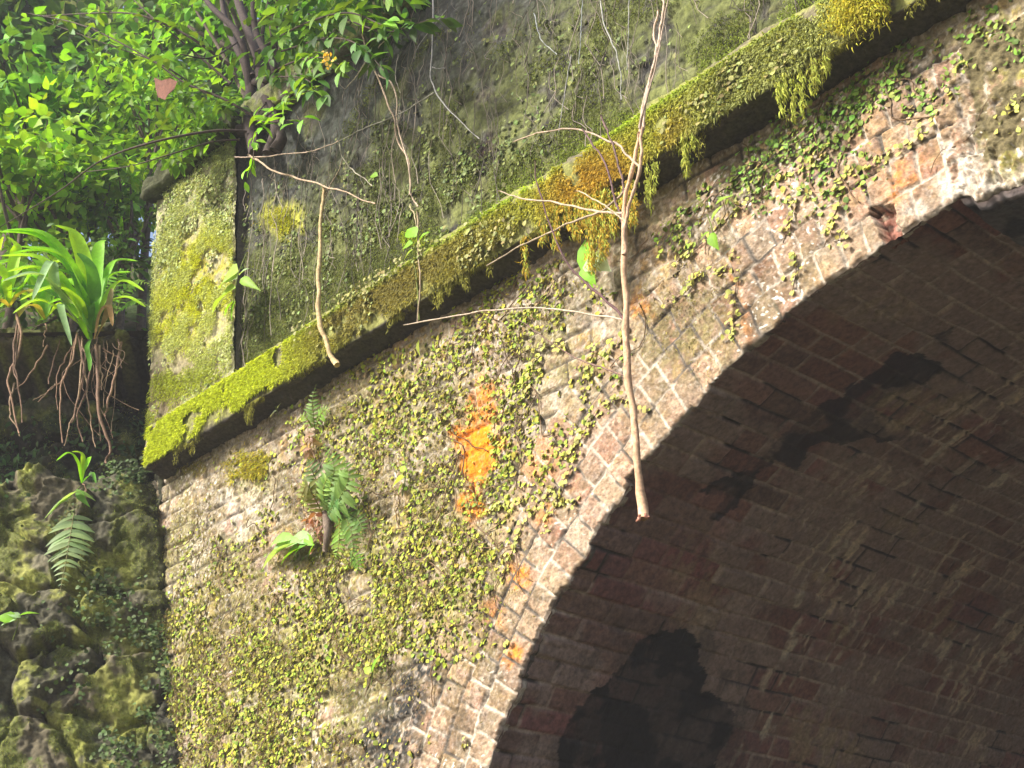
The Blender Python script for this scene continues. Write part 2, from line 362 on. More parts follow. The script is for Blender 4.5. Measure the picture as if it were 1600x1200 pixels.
def vault(t0, t1, st, y0, y1, sy, mb):
    th = np.radians(np.arange(t0, t1 + 1e-6, math.degrees(st / AR))); ys = np.arange(y0, y1 + sy * .5, sy)
    T, Yd = np.meshgrid(th, ys, indexing='ij'); Sc = T * AR; d = Yd - YW
    pit = math.pi / NC * AR
    h, mort, rid, r4, e = brick_rel(d, Sc, pit, 0.118, (0.26, 0.26, 0.13), 120, joint=0.0045, wob=0.004)
    f = fbm(Sc * 24, d * 24, 121, 5, .6)
    h = h * .8 + (f - .5) * 0.010 + (fbm(Sc * 3, d * 3, 122, 3) - .5) * 0.03 * ss(0, .3, d)
    render_ = ss(91.15, 90.9, np.degrees(T) + (fbm(d * 12, T * 0, 123) - .5) * .6)
    h = h * (1 - render_) + render_ * (0.024 + (fbm(Sc * 14, d * 14, 124, 5, .6) - .5) * 0.02)
    lip = 1 - ss(0, 0.02, d)
    rr_ = AR - h * ss(0, .02, d) + edge_off(T) * (1 - ss(0.0, 0.16, d))
    X = AX + rr_ * np.cos(T); Z = AZ + rr_ * np.sin(T)
    P = np.stack([X, Yd, Z], -1); px, py = proj(P)
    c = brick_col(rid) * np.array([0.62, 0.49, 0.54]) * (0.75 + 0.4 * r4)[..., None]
    red = ss(0.72, 0.80, _h(np.floor(rid * 977), np.floor(r4 * 991), 9)); c = mixc(c, (0.22, 0.085, 0.085), red * .6)
    c = mixc(c, (0.275, 0.200, 0.172), .85 * ss(0.42, 0.53, fbm(Sc * 2.3, d * 2.3, 125, 5, .6) + (rid - .5) * .18 + .10 * ss(.1, .6, d) - .06))
    c = mixc(c, (0.46, 0.37, 0.30), mort * (0.15 + .6 * ss(.42, .62, fbm(Sc * 3, d * 3, 126))) )
    c = mixc(c, (0.035, 0.028, 0.025), mort * ss(0.56, .62, fbm(Sc * 4, d * 4, 127)))
    # drip streaks of lime running down the curve
    stx = fbm(Sc * 9, d * 46, 128, 3); gate = ss(0.52, 0.66, fbm(Sc * 4, d * 4, 129, 3)) * ss(0.5, 1.1, d)
    c = mixc(c, (0.55, 0.44, 0.32), gate * ss(0.56, 0.70, stx) * .9)
    sp = ss(.60, .70, fbm(Sc * 5.5, d * 20, 141, 3)) * ss(.47, .6, fbm(Sc * 2.2, d * 2.2, 142, 3)) * ss(.7, 1.2, d); c = mixc(c, (0.60, 0.52, 0.40), sp * ss(.35, .6, f) * .8)
    qx = px + (fbm(Sc * 16, d * 16, 130, 5, .6) - .5) * 56; qy = py + (fbm(Sc * 16, d * 16, 131, 5, .6) - .5) * 56
    c = mixc(c, (0.38, 0.29, 0.18), blobs(qx, qy, VPALE) * ss(0.42, 0.6, fbm(Sc * 12, d * 30, 132, 4)))
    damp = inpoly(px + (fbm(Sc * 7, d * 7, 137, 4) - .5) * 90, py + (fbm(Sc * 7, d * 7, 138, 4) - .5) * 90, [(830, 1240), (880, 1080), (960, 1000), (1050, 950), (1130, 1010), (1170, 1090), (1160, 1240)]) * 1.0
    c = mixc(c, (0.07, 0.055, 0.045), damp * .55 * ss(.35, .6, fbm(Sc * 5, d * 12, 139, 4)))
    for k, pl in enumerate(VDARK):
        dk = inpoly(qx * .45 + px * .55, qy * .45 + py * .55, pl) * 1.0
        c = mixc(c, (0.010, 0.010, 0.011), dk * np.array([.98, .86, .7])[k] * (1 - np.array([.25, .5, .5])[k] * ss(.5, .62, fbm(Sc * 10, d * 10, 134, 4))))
    c = c * (.6 + .8 * fbm(Sc * 50, d * 50, 136, 3, .75))[..., None]
    c = mixc(c, (0.115, 0.112, 0.118), render_ * (0.75 + .25 * f)); c = mixc(c, (0.05, 0.05, 0.055), render_ * ss(.5, .62, fbm(Sc * 9, d * 9, 133, 4)))
    c = mixc(c, (0.24, 0.17, 0.14), lip * .5)
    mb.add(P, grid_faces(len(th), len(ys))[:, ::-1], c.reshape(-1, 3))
mb = MB()
vault(83, 160, 0.0055, YW + .004, 6.6, 0.0075, mb); vault(83, 160, 0.03, 6.6, 9.5, 0.03, mb)
vault(0, 83, 0.03, YW + .004, 9.5, 0.03, mb); vault(160, 180, 0.03, YW + .004, 9.5, 0.03, mb)
mb.build("vault", M_VAULT, bridge)
# abutment faces under the springing
for sx in (-1, 1):
    zs = np.arange(GROUND - .2, AZ + .01, 0.03); ys = np.arange(YW + .004, 9.51, 0.03)
    Z, Yd = np.meshgrid(zs, ys, indexing='ij')
    h, mort, rid, r4, e = brick_rel(Yd, Z, 0.085, 0.118, (0.235, 0.118), 140)
    X = AX + sx * (AR - h + 0.004); c = brick_col(rid) * .6; c = mixc(c, (0.12, 0.09, 0.065), .5 + 0 * X); c = mixc(c, (0.25, 0.2, 0.16), mort * .6)
    F = grid_faces(len(zs), len(ys)); mesh_obj("abutment", np.stack([X, Yd, Z], -1), F if sx < 0 else F[:, ::-1], M_VAULT, bridge, c.reshape(-1, 3))

# ---- string course (ledge) along the face, a profile swept along x
def sweep(name, x0, x1, prof, st, sp, seed, colf, amp=0.02, mat=M_BRICK):
    prof = np.array(prof, float); seg = np.r_[0, np.cumsum(np.linalg.norm(np.diff(prof, axis=0), axis=1))]
    s = np.linspace(0, seg[-1], int(seg[-1] / sp) + 1)
    py_ = np.interp(s, seg, prof[:, 0]); pz_ = np.interp(s, seg, prof[:, 1])
    tg = nrm(np.c_[np.gradient(py_), np.gradient(pz_)]); ny, nz = -tg[:, 1], tg[:, 0]      # outward normal
    # soften the profile corners
    ker = np.ones(3) / 3
    ny = np.convolve(np.pad(ny, 1, mode='edge'), ker, 'valid'); nz = np.convolve(np.pad(nz, 1, mode='edge'), ker, 'valid')
    xs = np.arange(x0, x1 + st * .5, st); X, Sg = np.meshgrid(xs, s, indexing='ij')
    h = (fbm(X * 7, Sg * 7 + 3, seed, 5, .6) - .5) * amp * 2 + (fbm(X * 30, Sg * 30, seed + 1, 4, .6) - .5) * amp * .9
    P = np.stack([X, py_[None] + ny[None] * h, pz_[None] + nz[None] * h], -1)
    c = colf(P, X, Sg, s)
    return mesh_obj(name, P, grid_faces(len(xs), len(s))[:, ::-1], mat, bridge, c.reshape(-1, 3))
def ledge_col(P, X, Sg, s):
    f = fbm(X * 24, Sg * 24, 201, 5, .65); g = fbm(X * 4, Sg * 4, 202, 4)
    c = np.ones(X.shape + (3,)) * np.array([0.13, 0.115, 0.07]); c = mixc(c, (0.24, 0.20, 0.14), ss(.48, .62, f) * .6)
    c = mixc(c, (0.20, 0.21, 0.05), ss(.38, .55, g * .5 + f * .5) * .85)
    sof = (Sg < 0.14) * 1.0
    c = mixc(c, (0.06, 0.052, 0.05), sof * .9)  # soffit painted darker than the face to deepen the shade under the ledge
    return c
LEDGE = [(3.21, 2.778), (3.15, 2.792), (3.118, 2.806), (3.105, 2.794), (3.086, 2.792), (3.082, 2.80), (3.076, 2.90), (3.080, 2.985), (3.095, 3.02), (3.13, 3.05), (3.22, 3.085)]
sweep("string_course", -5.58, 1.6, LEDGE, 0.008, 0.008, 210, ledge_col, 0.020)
# its left end
mb = MB(); A = np.array(LEDGE); k = len(A)
V = np.vstack([np.c_[np.full(k, -5.578), A], np.c_[np.full(k, -5.578), np.full(k, 3.24), A[:, 1]]])
i = np.arange(k - 1); mb.add(V, np.stack([i, i + 1, i + 1 + k, i + k], -1), (0.12, 0.11, 0.06)); mb.build("ledge_end", M_BRICK, bridge)

# ---- parapet
def face(name, x0, x1, z0, z1, Y, st, seed, colf, amp=0.02, parent=bridge, quad=None):
    xs = np.arange(0, 1.0001, st / (x1 - x0)); zs = np.arange(0, 1.0001, st / (z1 - z0)); U, Vv = np.meshgrid(xs, zs, indexing='ij')
    if quad is None: X = x0 + (x1 - x0) * U; Z = z0 + (z1 - z0) * Vv
    else:
        q = np.array(quad); X = (q[0, 0] * (1 - U) + q[1, 0] * U) * (1 - Vv) + (q[3, 0] * (1 - U) + q[2, 0] * U) * Vv
        Z = (q[0, 1] * (1 - U) + q[1, 1] * U) * (1 - Vv) + (q[3, 1] * (1 - U) + q[2, 1] * U) * Vv
    h, mort, rid, r4, e = brick_rel(X, Z, 0.086, 0.115, (0.232, 0.118), seed)
    h = h * .3 + (fbm(X * 7, Z * 7, seed + 1, 4) - .5) * amp * 2 + (fbm(X * 28, Z * 28, seed + 2, 5, .62) - .5) * amp * 1.3
    P = np.stack([X, Y - h, Z], -1); c = colf(P, X, Z, mort, rid, r4)
    return mesh_obj(name, P, grid_faces(len(xs), len(zs)), M_BRICK, parent, c.reshape(-1, 3))
def parapet_col(P, X, Z, mort, rid, r4):
    f = fbm(X * 22, Z * 22, 221, 5, .65); g = fbm(X * 3, Z * 3, 222, 4)
    c = brick_col(rid) * np.array([.30, .34, .36]); c = mixc(c, (0.105, 0.10, 0.085), .85 * ss(.25, .5, g)); f2 = fbm(X * 60, Z * 40, 226, 4, .7); c = c * (.55 + .9 * f2)[..., None]; c = mixc(c, (0.24, 0.24, 0.21), ss(.54, .64, f * .5 + f2 * .5) * .7); c = mixc(c, (0.03, 0.03, 0.03), ss(.50, .40, f) * .6)
    c = c * .6; c = mixc(c, (0.095, 0.108, 0.034), .85 * ss(.30, .52, fbm(X * 9, Z * 9, 227, 5, .65))); hi = ss(3.6, 4.1, Z) * ss(.3, .5, fbm(X * 4, Z * 4, 228, 4) + .12); c = mixc(c, (0.042, 0.048, 0.046), hi * .85); c = mixc(c, (0.12, 0.125, 0.11), hi * ss(.56, .66, f2) * .6); lowm = np.maximum(ss(3.55, 3.05, Z) * ss(700, 500, proj(P)[0]), .5 * ss(3.4, 3.05, Z)); c = mixc(c, (0.17, 0.16, 0.055), lowm * ss(.40, .56, f) * .85); c = mixc(c, (0.15, 0.17, 0.05), ss(.5, .65, fbm(X * 6, Z * 6, 223, 5, .6) * .6 + f * .4) * ss(4.1, 3.3, Z) * .7)  # upper parapet painted cooler and darker: hazy shade put into the colour
    c = mixc(c, (0.04, 0.038, 0.035), mort * ss(.42, .55, fbm(X * 5, Z * 5, 224)) * .6)
    px, py = proj(P); c = mixc(c, (0.36, 0.36, 0.05), blob(px + (f - .5) * 40, py + (f - .5) * 40, 443, 342, 30, 26, -30, .5) * .9)
    return c
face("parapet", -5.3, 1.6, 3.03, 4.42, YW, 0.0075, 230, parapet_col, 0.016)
def coping_col(P, X, Sg, s):
    f = fbm(X * 20, Sg * 20, 241, 5, .6); c = np.ones(X.shape + (3,)) * np.array([0.16, 0.15, 0.11]); return mixc(c, (0.2, 0.22, 0.07), ss(.45, .6, f))
sweep("parapet_coping", -5.0, 1.6, [(3.22, 4.40), (3.13, 4.40), (3.125, 4.56), (3.16, 4.60), (3.60, 4.62), (3.66, 4.56), (3.66, 4.4)], 0.02, 0.02, 240, coping_col, 0.012)
# ---- end pilaster, tapering slightly
PY = 3.152
def atY(px, py, Y): d = ray(px, py); d = d * (Y / d[1]); return (d[0], d[2])
PQ = [atY(229, 712, PY), atY(367, 585, PY), atY(371, 195, PY), atY(247, 280, PY)]
PQ[0] = (PQ[0][0], 2.97); PQ[1] = (PQ[1][0], 2.97)
def pil_col(P, X, Z, mort, rid, r4):
    px, py = proj(P); f = fbm(X * 26, Z * 26, 251, 5, .65); q = px + (f - .5) * 50; w = py + (f - .5) * 50
    c = np.ones(X.shape + (3,)) * np.array([0.27, 0.25, 0.15]); c = mixc(c, (0.40, 0.40, 0.25), ss(.45, .6, f) * .9)
    c = mixc(c, (0.33, 0.30, 0.05), blobs(q, w, [(320, 440, 60, 80, 0, .5, 1), (290, 490, 60, 70, 0, .5, .9)]) * ss(.38, .55, f))
    c = mixc(c, (0.16, 0.12, 0.07), blobs(q, w, [(255, 620, 40, 60, 0, .6, .9), (290, 560, 50, 25, 0, .6, .5)])); return c
face("pilaster", 0, .62, 0, 1.5, PY, 0.007, 250, pil_col, 0.013, quad=PQ)
def flank(qa, qb, side):
    n = 120; t = np.linspace(0, 1, n); m = 14; y = np.linspace(PY + .008, YW + .02, m)
    x = qa[0] + (qb[0] - qa[0]) * t; z = qa[1] + (qb[1] - qa[1]) * t
    X, Y_ = np.meshgrid(x, y, indexing='ij'); Z = np.repeat(z[:, None], m, 1)
    X = X + (fbm(Z * 12, Y_ * 12, 255, 4) - .5) * 0.02
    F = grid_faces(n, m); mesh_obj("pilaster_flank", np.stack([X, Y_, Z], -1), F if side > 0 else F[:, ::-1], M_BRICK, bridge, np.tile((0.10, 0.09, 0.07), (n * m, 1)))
flank(PQ[1], PQ[2], 1); flank(PQ[0], PQ[3], -1)
# pilaster cap: a thick slab with rounded edges overhanging on three sides
def slab(name, x0, x1, y0, y1, z0, z1, n, seed, col, mat, parent, amp=0.02):
    mb = MB(); L = np.linspace(-1, 1, n); U, V = np.meshgrid(L, L, indexing='ij')
    c = np.array([(x0 + x1) / 2, (y0 + y1) / 2, (z0 + z1) / 2]); hs = np.array([x1 - x0, y1 - y0, z1 - z0]) / 2
    for ax in range(3):
        for sg in (-1, 1):
            o = [a for a in range(3) if a != ax]; Q = np.zeros((n, n, 3)); Q[..., ax] = sg; Q[..., o[0]] = U; Q[..., o[1]] = V
            W = Q * hs; rr = 0.03; inner = np.clip(W, -(hs - rr), hs - rr); dd = W - inner; W = inner + dd / np.maximum(np.linalg.norm(dd, axis=-1, keepdims=True), 1e-6) * rr
            nn = nrm(dd); P = c + W; k = (fbm((P[..., 0] + P[..., 1]) * 12, (P[..., 2] + P[..., 1]) * 12, seed, 4, .6) - .5) * amp * 2
            P = P + nn * k[..., None]; F = grid_faces(n, n)
            flip = (sg > 0) == (ax == 1)
            C = np.asarray(col) * (0.6 + .8 * fbm(P[..., 0] * 20 + P[..., 1] * 20, P[..., 2] * 20, seed + 1, 4))[..., None]
            mb.add(P, F[:, ::-1] if flip else F, C.reshape(-1, 3))
    return mb.build(name, mat, parent)
slab("pilaster_cap", PQ[3][0] - .05, PQ[2][0] + .05, PY - .08, 3.7, 4.42, 4.55, 60, 260, (0.055, 0.06, 0.028), M_BRICK, bridge, .03)
# body of the bridge behind its face, and the far side
def box(name, x0, x1, y0, y1, z0, z1, col, mat, parent):
    V = [(x, y, z) for x in (x0, x1) for y in (y0, y1) for z in (z0, z1)]
    F = [(0, 1, 3, 2), (4, 6, 7, 5), (0, 4, 5, 1), (2, 3, 7, 6), (0, 2, 6, 4), (1, 5, 7, 3)]
    return mesh_obj(name, V, F, mat, parent, np.tile(col, (8, 1)), False)
box("deck", -5.5, 1.6, 3.30, 9.4, 2.90, 3.25, (0.14, 0.12, 0.09), M_SOIL, bridge)

# ------------------------------------------------------------------ wing wall of rubble stone
def worley(u, v, seed):
    iu, iv = np.floor(u), np.floor(v); F1 = np.full(u.shape, 9.0); F2 = F1.copy(); I = np.zeros(u.shape); TL = np.zeros(u.shape)
    for a in (-1, 0, 1):
        for b in (-1, 0, 1):
            cu, cv = iu + a, iv + b
            d = np.hypot(cu + .15 + .7 * _h(cu, cv, seed) - u, cv + .15 + .7 * _h(cu, cv, seed + 1) - v)
            s = d < F1; F2 = np.where(s, F1, np.minimum(F2, d)); I = np.where(s, _h(cu, cv, seed + 2), I); TL = np.where(s, (u - cu - .5) * (_h(cu, cv, seed + 3) - .5) + (v - cv - .5) * (_h(cu, cv, seed + 4) - .5), TL); F1 = np.minimum(F1, d)
    worley.tilt = TL
    return F1, F2, I
wing = thing("stone_retaining_wall", "dark mossy rubble stone retaining wall meeting the left end of the bridge", "retaining wall", (-6.2, 2.6, GROUND))
TOPZ = 3.73
def wing_patch(a0, a1, z0, z1, st, mb):
    aa = np.arange(a0, a1 + st * .5, st); zz = np.arange(z0, z1 + st * .5, st); A, Z = np.meshgrid(aa, zz, indexing='ij')
    du = (fbm(A * 4, Z * 4, 401, 3) - .5) * .5; dv = (fbm(A * 4, Z * 4, 402, 3) - .5) * .5
    F1, F2, I = worley(A * 2.5 + du * 1.5, Z * 3.1 + dv * 1.5, 403); tl = worley.tilt; g = F2 - F1
    F1b, F2b, Ib = worley(A * 5.5 + du * 2, Z * 6.5 + dv * 2, 407); tl = tl * .17 + worley.tilt * .11
    dome = ss(0, .16, g)
    f = fbm(A * 16, Z * 16, 410, 5, .6)
    h = (dome - 1) * .05 + (I - .5) * .08 * dome + (Ib - .5) * .035 + tl + (f - .5) * .05 + (fbm(A * 50, Z * 50, 411, 3) - .5) * .018 + (fbm(A * 4, Z * 4, 417, 2) - .5) * .1
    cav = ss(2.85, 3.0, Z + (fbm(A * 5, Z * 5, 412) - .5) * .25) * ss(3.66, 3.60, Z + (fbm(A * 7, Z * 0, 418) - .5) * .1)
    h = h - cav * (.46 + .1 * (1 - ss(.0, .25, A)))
    P = (WP + np.outer((Z - WP[2]).ravel(), np.array([-.2463, 0, 1])) + np.outer(A.ravel(), WU)).reshape(A.shape + (3,)) + WN * h[..., None]
    stone = np.array([(0.085, 0.08, 0.05), (0.12, 0.11, 0.07), (0.105, 0.09, 0.055), (0.075, 0.07, 0.045)])[np.clip((I * 4).astype(int), 0, 3)]
    c = stone * (.6 + .8 * f)[..., None]
    c = mixc(c, (0.035, 0.03, 0.02), (1 - ss(0.01, .06, g)) * .8); c = mixc(c, (0.11, 0.125, 0.028), ss(.42, .56, fbm(A * 7, Z * 7, 413, 5, .6)) * .85)
    c = mixc(c, (0.24, 0.25, 0.05), ss(.53, .64, fbm(A * 8, Z * 8, 414, 5, .6)) * .7)
    c = mixc(c, (0.016, 0.015, 0.011), cav * .95 * ss(.72, .55, fbm(A * 6, Z * 6, 416)))  # dark soil in the recess, painted near black to carry its shade
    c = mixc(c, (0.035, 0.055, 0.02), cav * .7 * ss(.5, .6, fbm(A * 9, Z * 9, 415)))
    c = mixc(c, (0.025, 0.025, 0.02), 0.8 * (1 - ss(.0, .16, A)) * ss(.35, .5, f + .1))  # corner against the bridge painted darker, shade put into the stone colour
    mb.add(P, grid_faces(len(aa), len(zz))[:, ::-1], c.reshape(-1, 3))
mb = MB(); wing_patch(-.35, 1.9, 1.3, TOPZ, 0.0075, mb); wing_patch(-.35, 1.9, GROUND - .2, 1.3, 0.03, mb); wing_patch(1.9, 5.0, GROUND - .2, TOPZ, 0.03, mb)
mb.build("rubble_face", M_STONE, wing)

# ------------------------------------------------------------------ ground and hillside
def ground_sheet():
    n = 120; t = np.linspace(-1, 1, n); t = np.sign(t) * np.abs(t) ** 2.2 * 60
    X, Y_ = np.meshgrid(t, t, indexing='ij'); Z = GROUND + (fbm(X * .8, Y_ * .8, 500, 4) - .5) * .12
    f = fbm(X * 2, Y_ * 2, 501, 4); c = np.ones(X.shape + (3,)) * np.array([.06, .048, .035]); c = mixc(c, (.04, .055, .02), ss(.5, .6, f))
    o = mesh_obj("ground", np.stack([X, Y_, Z], -1), grid_faces(n, n), M_SOIL, None, c.reshape(-1, 3)); tag(o, "bare earth ground in front of the bridge", kind="structure")
ground_sheet()
WH = np.array([WN[0], WN[1], 0.0]); WH /= np.linalg.norm(WH)
def hill_rise(b):
    b = np.asarray(b, float); return .8 * np.maximum(np.minimum(b, 4) - .25, 0) * np.clip(b / 1.0, 0, 1) + .35 * np.maximum(b - 4, 0)
def hillside():
    aa = np.r_[np.arange(-1.0, 4, .08), np.arange(4, 40, 1.0)]; bb = np.r_[np.arange(-.04, 5, .08), np.arange(5, 60, 1.5)]
    A, B = np.meshgrid(aa, bb, indexing='ij'); base = WP + np.array([-.2463 * (TOPZ - WP[2]), 0, TOPZ - WP[2]])
    P = base + A[..., None] * WU - B[..., None] * WH
    z = TOPZ - .05 + hill_rise(B)
    z = np.minimum(z, 16) + (fbm(A * 3, B * 3, 510, 4) - .5) * .2 * ss(0, .4, B)
    right = ss(-6.2, -5.7, P[..., 0]) * ss(.7, 1.0, B); z = z * (1 - right) + np.minimum(z, 3.2) * right
    P[..., 2] = z
    f = fbm(A * 5, B * 5, 511, 5); c = np.ones(A.shape + (3,)) * np.array([.07, .055, .035]); c = mixc(c, (.04, .06, .02), ss(.42, .56, f))
    o = mesh_obj("hillside", P, grid_faces(len(aa), len(bb)), M_SOIL, None, c.reshape(-1, 3)); tag(o, "shaded earth hillside above the retaining wall", kind="structure")
hillside()

# ------------------------------------------------------------------ creeping fig on the wall (stuff)
FIGD = [(300, 1080, 60, 170, 0, .5, .75), (440, 1080, 190, 150, 0, .5, .9), (330, 960, 90, 90, 0, .6, .5), (560, 950, 120, 100, 0, .5, .8), (660, 930, 90, 110, -20, .5, .9), (620, 800, 130, 70, -30, .6, .6), (690, 870, 90, 80, 0, .5, .8),
        (640, 640, 120, 60, -32, .5, .75), (760, 530, 140, 45, -32, .5, .7), (590, 600, 90, 40, -35, .5, .55), (790, 460, 90, 24, -30, .5, .8), (800, 680, 36, 130, 15, .5, .8), (760, 780, 50, 50, 0, .5, .7), (740, 620, 60, 40, 0, .5, .4), (560, 700, 110, 70, 0, .6, .5), (480, 780, 80, 80, 0, .6, .35), (400, 760, 60, 60, 0, .6, .3), (360, 870, 90, 70, 0, .6, .35),
        (880, 700, 30, 120, 35, .5, .4), (940, 580, 40, 60, 30, .5, .35), (880, 490, 80, 20, -25, .5, .6), (1340, 160, 150, 46, -34, .5, .85), (1220, 240, 110, 40, -34, .5, .75), (1290, 250, 70, 50, -20, .5, .6), (1430, 120, 90, 60, -30, .5, .7), (1110, 310, 90, 24, -34, .5, .7), (1070, 370, 50, 26, -20, .5, .6), (1200, 300, 70, 26, -30, .5, .4), (1480, 80, 70, 40, -40, .5, .7), (1580, 60, 60, 60, 0, .5, .3), (1320, 300, 70, 30, -30, .5, .35), (1090, 1040, 2, 2, 0, .5, 0)]
FIGTHIN = [(745, 715, 26, 40, 0, .3), (600, 1100, 40, 50, 0, .3), (660, 1120, 60, 60, 0, .3), (370, 800, 40, 50, 0, .3), (560, 930, 26, 40, 0, .3), (545, 1100, 36, 60, 0, .3), (640, 1060, 40, 30, 0, .3)]
def fig_leaves(X, Z, off, size, cols, Y=None, rng=RNG):
    k = len(X); Y = (YW - off) if Y is None else Y - off
    base = np.c_[X, Y, Z]
    N = nrm(np.c_[rng.normal(0, .30, k) - .1, -np.ones(k) * .85, .35 + rng.normal(0, .32, k)])
    a = rng.normal(0, .7, k); D = np.c_[np.sin(a), -.25 + rng.normal(0, .2, k), -np.cos(a)]
    D = nrm(D - N * (D * N).sum(1, keepdims=True))
    return scatter(LEAF_OVAL, base - D * size[:, None] * .5, D, N, size, cols)
def creeper():
    rng = np.random.default_rng(5); mb = MB()
    n = 150000; X = rng.uniform(-5.75, -1.2, n); Z = rng.uniform(.95, 2.79, n)
    P = np.c_[X, np.full(n, YW), Z]; px, py = proj(P)
    d = blobs(px, py, FIGD)
    for b in FIGTHIN: d *= 1 - .92 * blob(px, py, *b)
    cl = fbm(X * 9, Z * 9, 601, 3); d = d * (.08 + .92 * ss(.40, .58, cl * .75 + .25 * fbm(X * 2.5, Z * 2.5, 602) + d * .12))
    rad = np.hypot(X - AX, Z - AZ); d = np.where(rad < AR + .01, 0, d); d = np.where((px < -40) | (px > 1640) | (py > 1240), 0, d)
    k = rng.random(n) < d * .47; X, Z, px, py, d = X[k], Z[k], px[k], py[k], d[k]; m = len(X)
    sz = .008 + .016 * rng.random(m) ** 1.3; w = ss(900, 1150, px)
    col = np.array([.43, .45, .05]) * (1 - w[:, None]) + np.array([.26, .38, .06]) * w[:, None]
    col = col * (.3 + .85 * rng.random((m, 1))) * np.where(rng.random((m, 1)) < .3, np.array([.75, 1.0, .9]), np.array([1, 1, 1.])) * (1 + .14 * (rng.random((m, 3)) * 2 - 1))
    col = np.where((rng.random(m) < .09)[:, None], np.array([.30, .22, .10]) * (.6 + .5 * rng.random((m, 1))), col)
    mb.add(*fig_leaves(X, Z, rng.uniform(.003, .013, m), sz, col, rng=rng))
    for _ in range(150):
        j = rng.integers(0, m); a = rng.uniform(0, 6.28); L = rng.uniform(.1, .4); q = np.linspace(0, 1, 10)
        ang = a + (fbm(q * 3, q * 0 + rng.integers(9999), 617, 2) - .5) * 4; Pt = np.c_[X[j] + np.cumsum(np.cos(ang)) * L / 10, np.full(10, YW - .011), Z[j] + np.cumsum(np.sin(ang)) * L / 10]
        if Pt[:, 2].max() < 2.77 and np.hypot(Pt[:, 0] - AX, Pt[:, 2] - AZ).min() > AR + .03:
            V, F = tube(Pt, rng.uniform(.0012, .0024), 4); mb.add(V, F, np.array([.15, .095, .05]) * rng.uniform(.6, 1.5))
    # runners: chains of leaves creeping over the ring
    chains = [[(1150, 405), (1152, 440), (1148, 490), (1150, 530)], [(1085, 435), (1110, 428), (1150, 425)], [(1250, 300), (1300, 300), (1330, 270), (1365, 262)], [(1290, 385), (1305, 340), (1318, 300)],
              [(1225, 380), (1240, 335), (1225, 305)], [(1205, 290), (1260, 262), (1300, 230)], [(1240, 455), (1246, 420), (1240, 395)], [(1300, 380), (1330, 372)], [(1370, 255), (1420, 225), (1460, 190), (1495, 130), (1505, 95)], [(1560, 200), (1585, 170), (1600, 150)], [(1590, 160), (1575, 185), (1595, 215)],
              [(850, 830), (880, 770), (900, 700), (940, 640), (975, 622)], [(790, 900), (820, 820), (870, 760)], [(925, 570), (960, 545), (985, 515)], [(840, 770), (790, 790), (760, 800)], [(870, 780), (905, 788)], [(725, 1158), (735, 1165)], [(790, 1000), (800, 1010)], [(915, 600), (925, 570), (930, 540)], [(1010, 640), (975, 625)], [(1040, 480), (1075, 455), (1085, 437)], [(800, 560), (850, 540), (890, 545)], [(830, 640), (825, 600), (840, 560)], [(1060, 410), (1110, 372)], [(1180, 300), (1150, 330), (1120, 360)]]
    for ch in chains:
        Q = spline(np.array([at(a, b, .0) for a, b in ch]), 60); L = np.linalg.norm(np.diff(Q, axis=0), axis=1).sum(); m = int(L / .0075)
        t = rng.uniform(0, 59, m).astype(int); X = Q[t, 0] + rng.normal(0, .011, m); Z = Q[t, 2] + rng.normal(0, .011, m)
        col = np.array([.42, .42, .10]) * (.6 + .6 * rng.random((m, 1))) * (1 + .12 * (rng.random((m, 3)) * 2 - 1))
        mb.add(*fig_leaves(X, Z, rng.uniform(.006, .02, m), rng.uniform(.013, .022, m), col, rng=rng))
        V, F = tube(Q - np.array([0, .005, 0]), .0018, 4); mb.add(V, F, (.14, .09, .05))
    o = mb.build("creeping_fig", M_FIG); tag(o, "tiny round leaved creeper spread over the brick face below the ledge", "creeper", kind="stuff")
    # parapet and ledge
    mb = MB(); n = 70000; X = rng.uniform(-5.1, -1.4, n); Z = rng.uniform(3.06, 4.3, n); px, py = proj(np.c_[X, np.full(n, YW), Z])
    d = blobs(px, py, [(700, 290, 70, 45, -30, .5, .8), (540, 400, 120, 50, -30, .6, .55), (640, 330, 60, 40, -30, .5, .5), (450, 430, 70, 50, -30, .6, .35), (800, 240, 60, 40, -30, .6, .4), (560, 320, 100, 40, -30, .6, .3), (900, 120, 140, 80, -30, .7, .12), (720, 150, 120, 90, -30, .7, .1), (600, 330, 260, 110, -30, .6, .35), (500, 450, 120, 60, -30, .6, .4)]) * ss(.36, .62, fbm(X * 8, Z * 8, 611, 3))
    k = rng.random(n) < d * .6; X, Z = X[k], Z[k]; m = len(X); col = jit((.15, .19, .05), m, .5, .15, rng)
    mb.add(*fig_leaves(X, Z, rng.uniform(.006, .022, m), rng.uniform(.008, .023, m), col, rng=rng))
    n = 9000; U, V = rng.random(n), rng.random(n); q = np.array(PQ)
    X = (q[0, 0] * (1 - U) + q[1, 0] * U) * (1 - V) + (q[3, 0] * (1 - U) + q[2, 0] * U) * V; Z = (q[0, 1] * (1 - U) + q[1, 1] * U) * (1 - V) + (q[3, 1] * (1 - U) + q[2, 1] * U) * V
    k = rng.random(n) < (.15 + .75 * ss(.35, .7, V)) * ss(.34, .58, fbm(X * 9, Z * 9, 618, 3)); X, Z = X[k], Z[k]; m = len(X)
    mb.add(*fig_leaves(X, Z, rng.uniform(.006, .02, m), rng.uniform(.010, .024, m), jit((.34, .40, .15), m, .45, .12, rng), Y=PY, rng=rng))
    n = 26000; X = rng.uniform(-5.55, -1.2, n); Z = rng.uniform(2.8, 3.03, n); px, py = proj(np.c_[X, np.full(n, 3.08), Z])
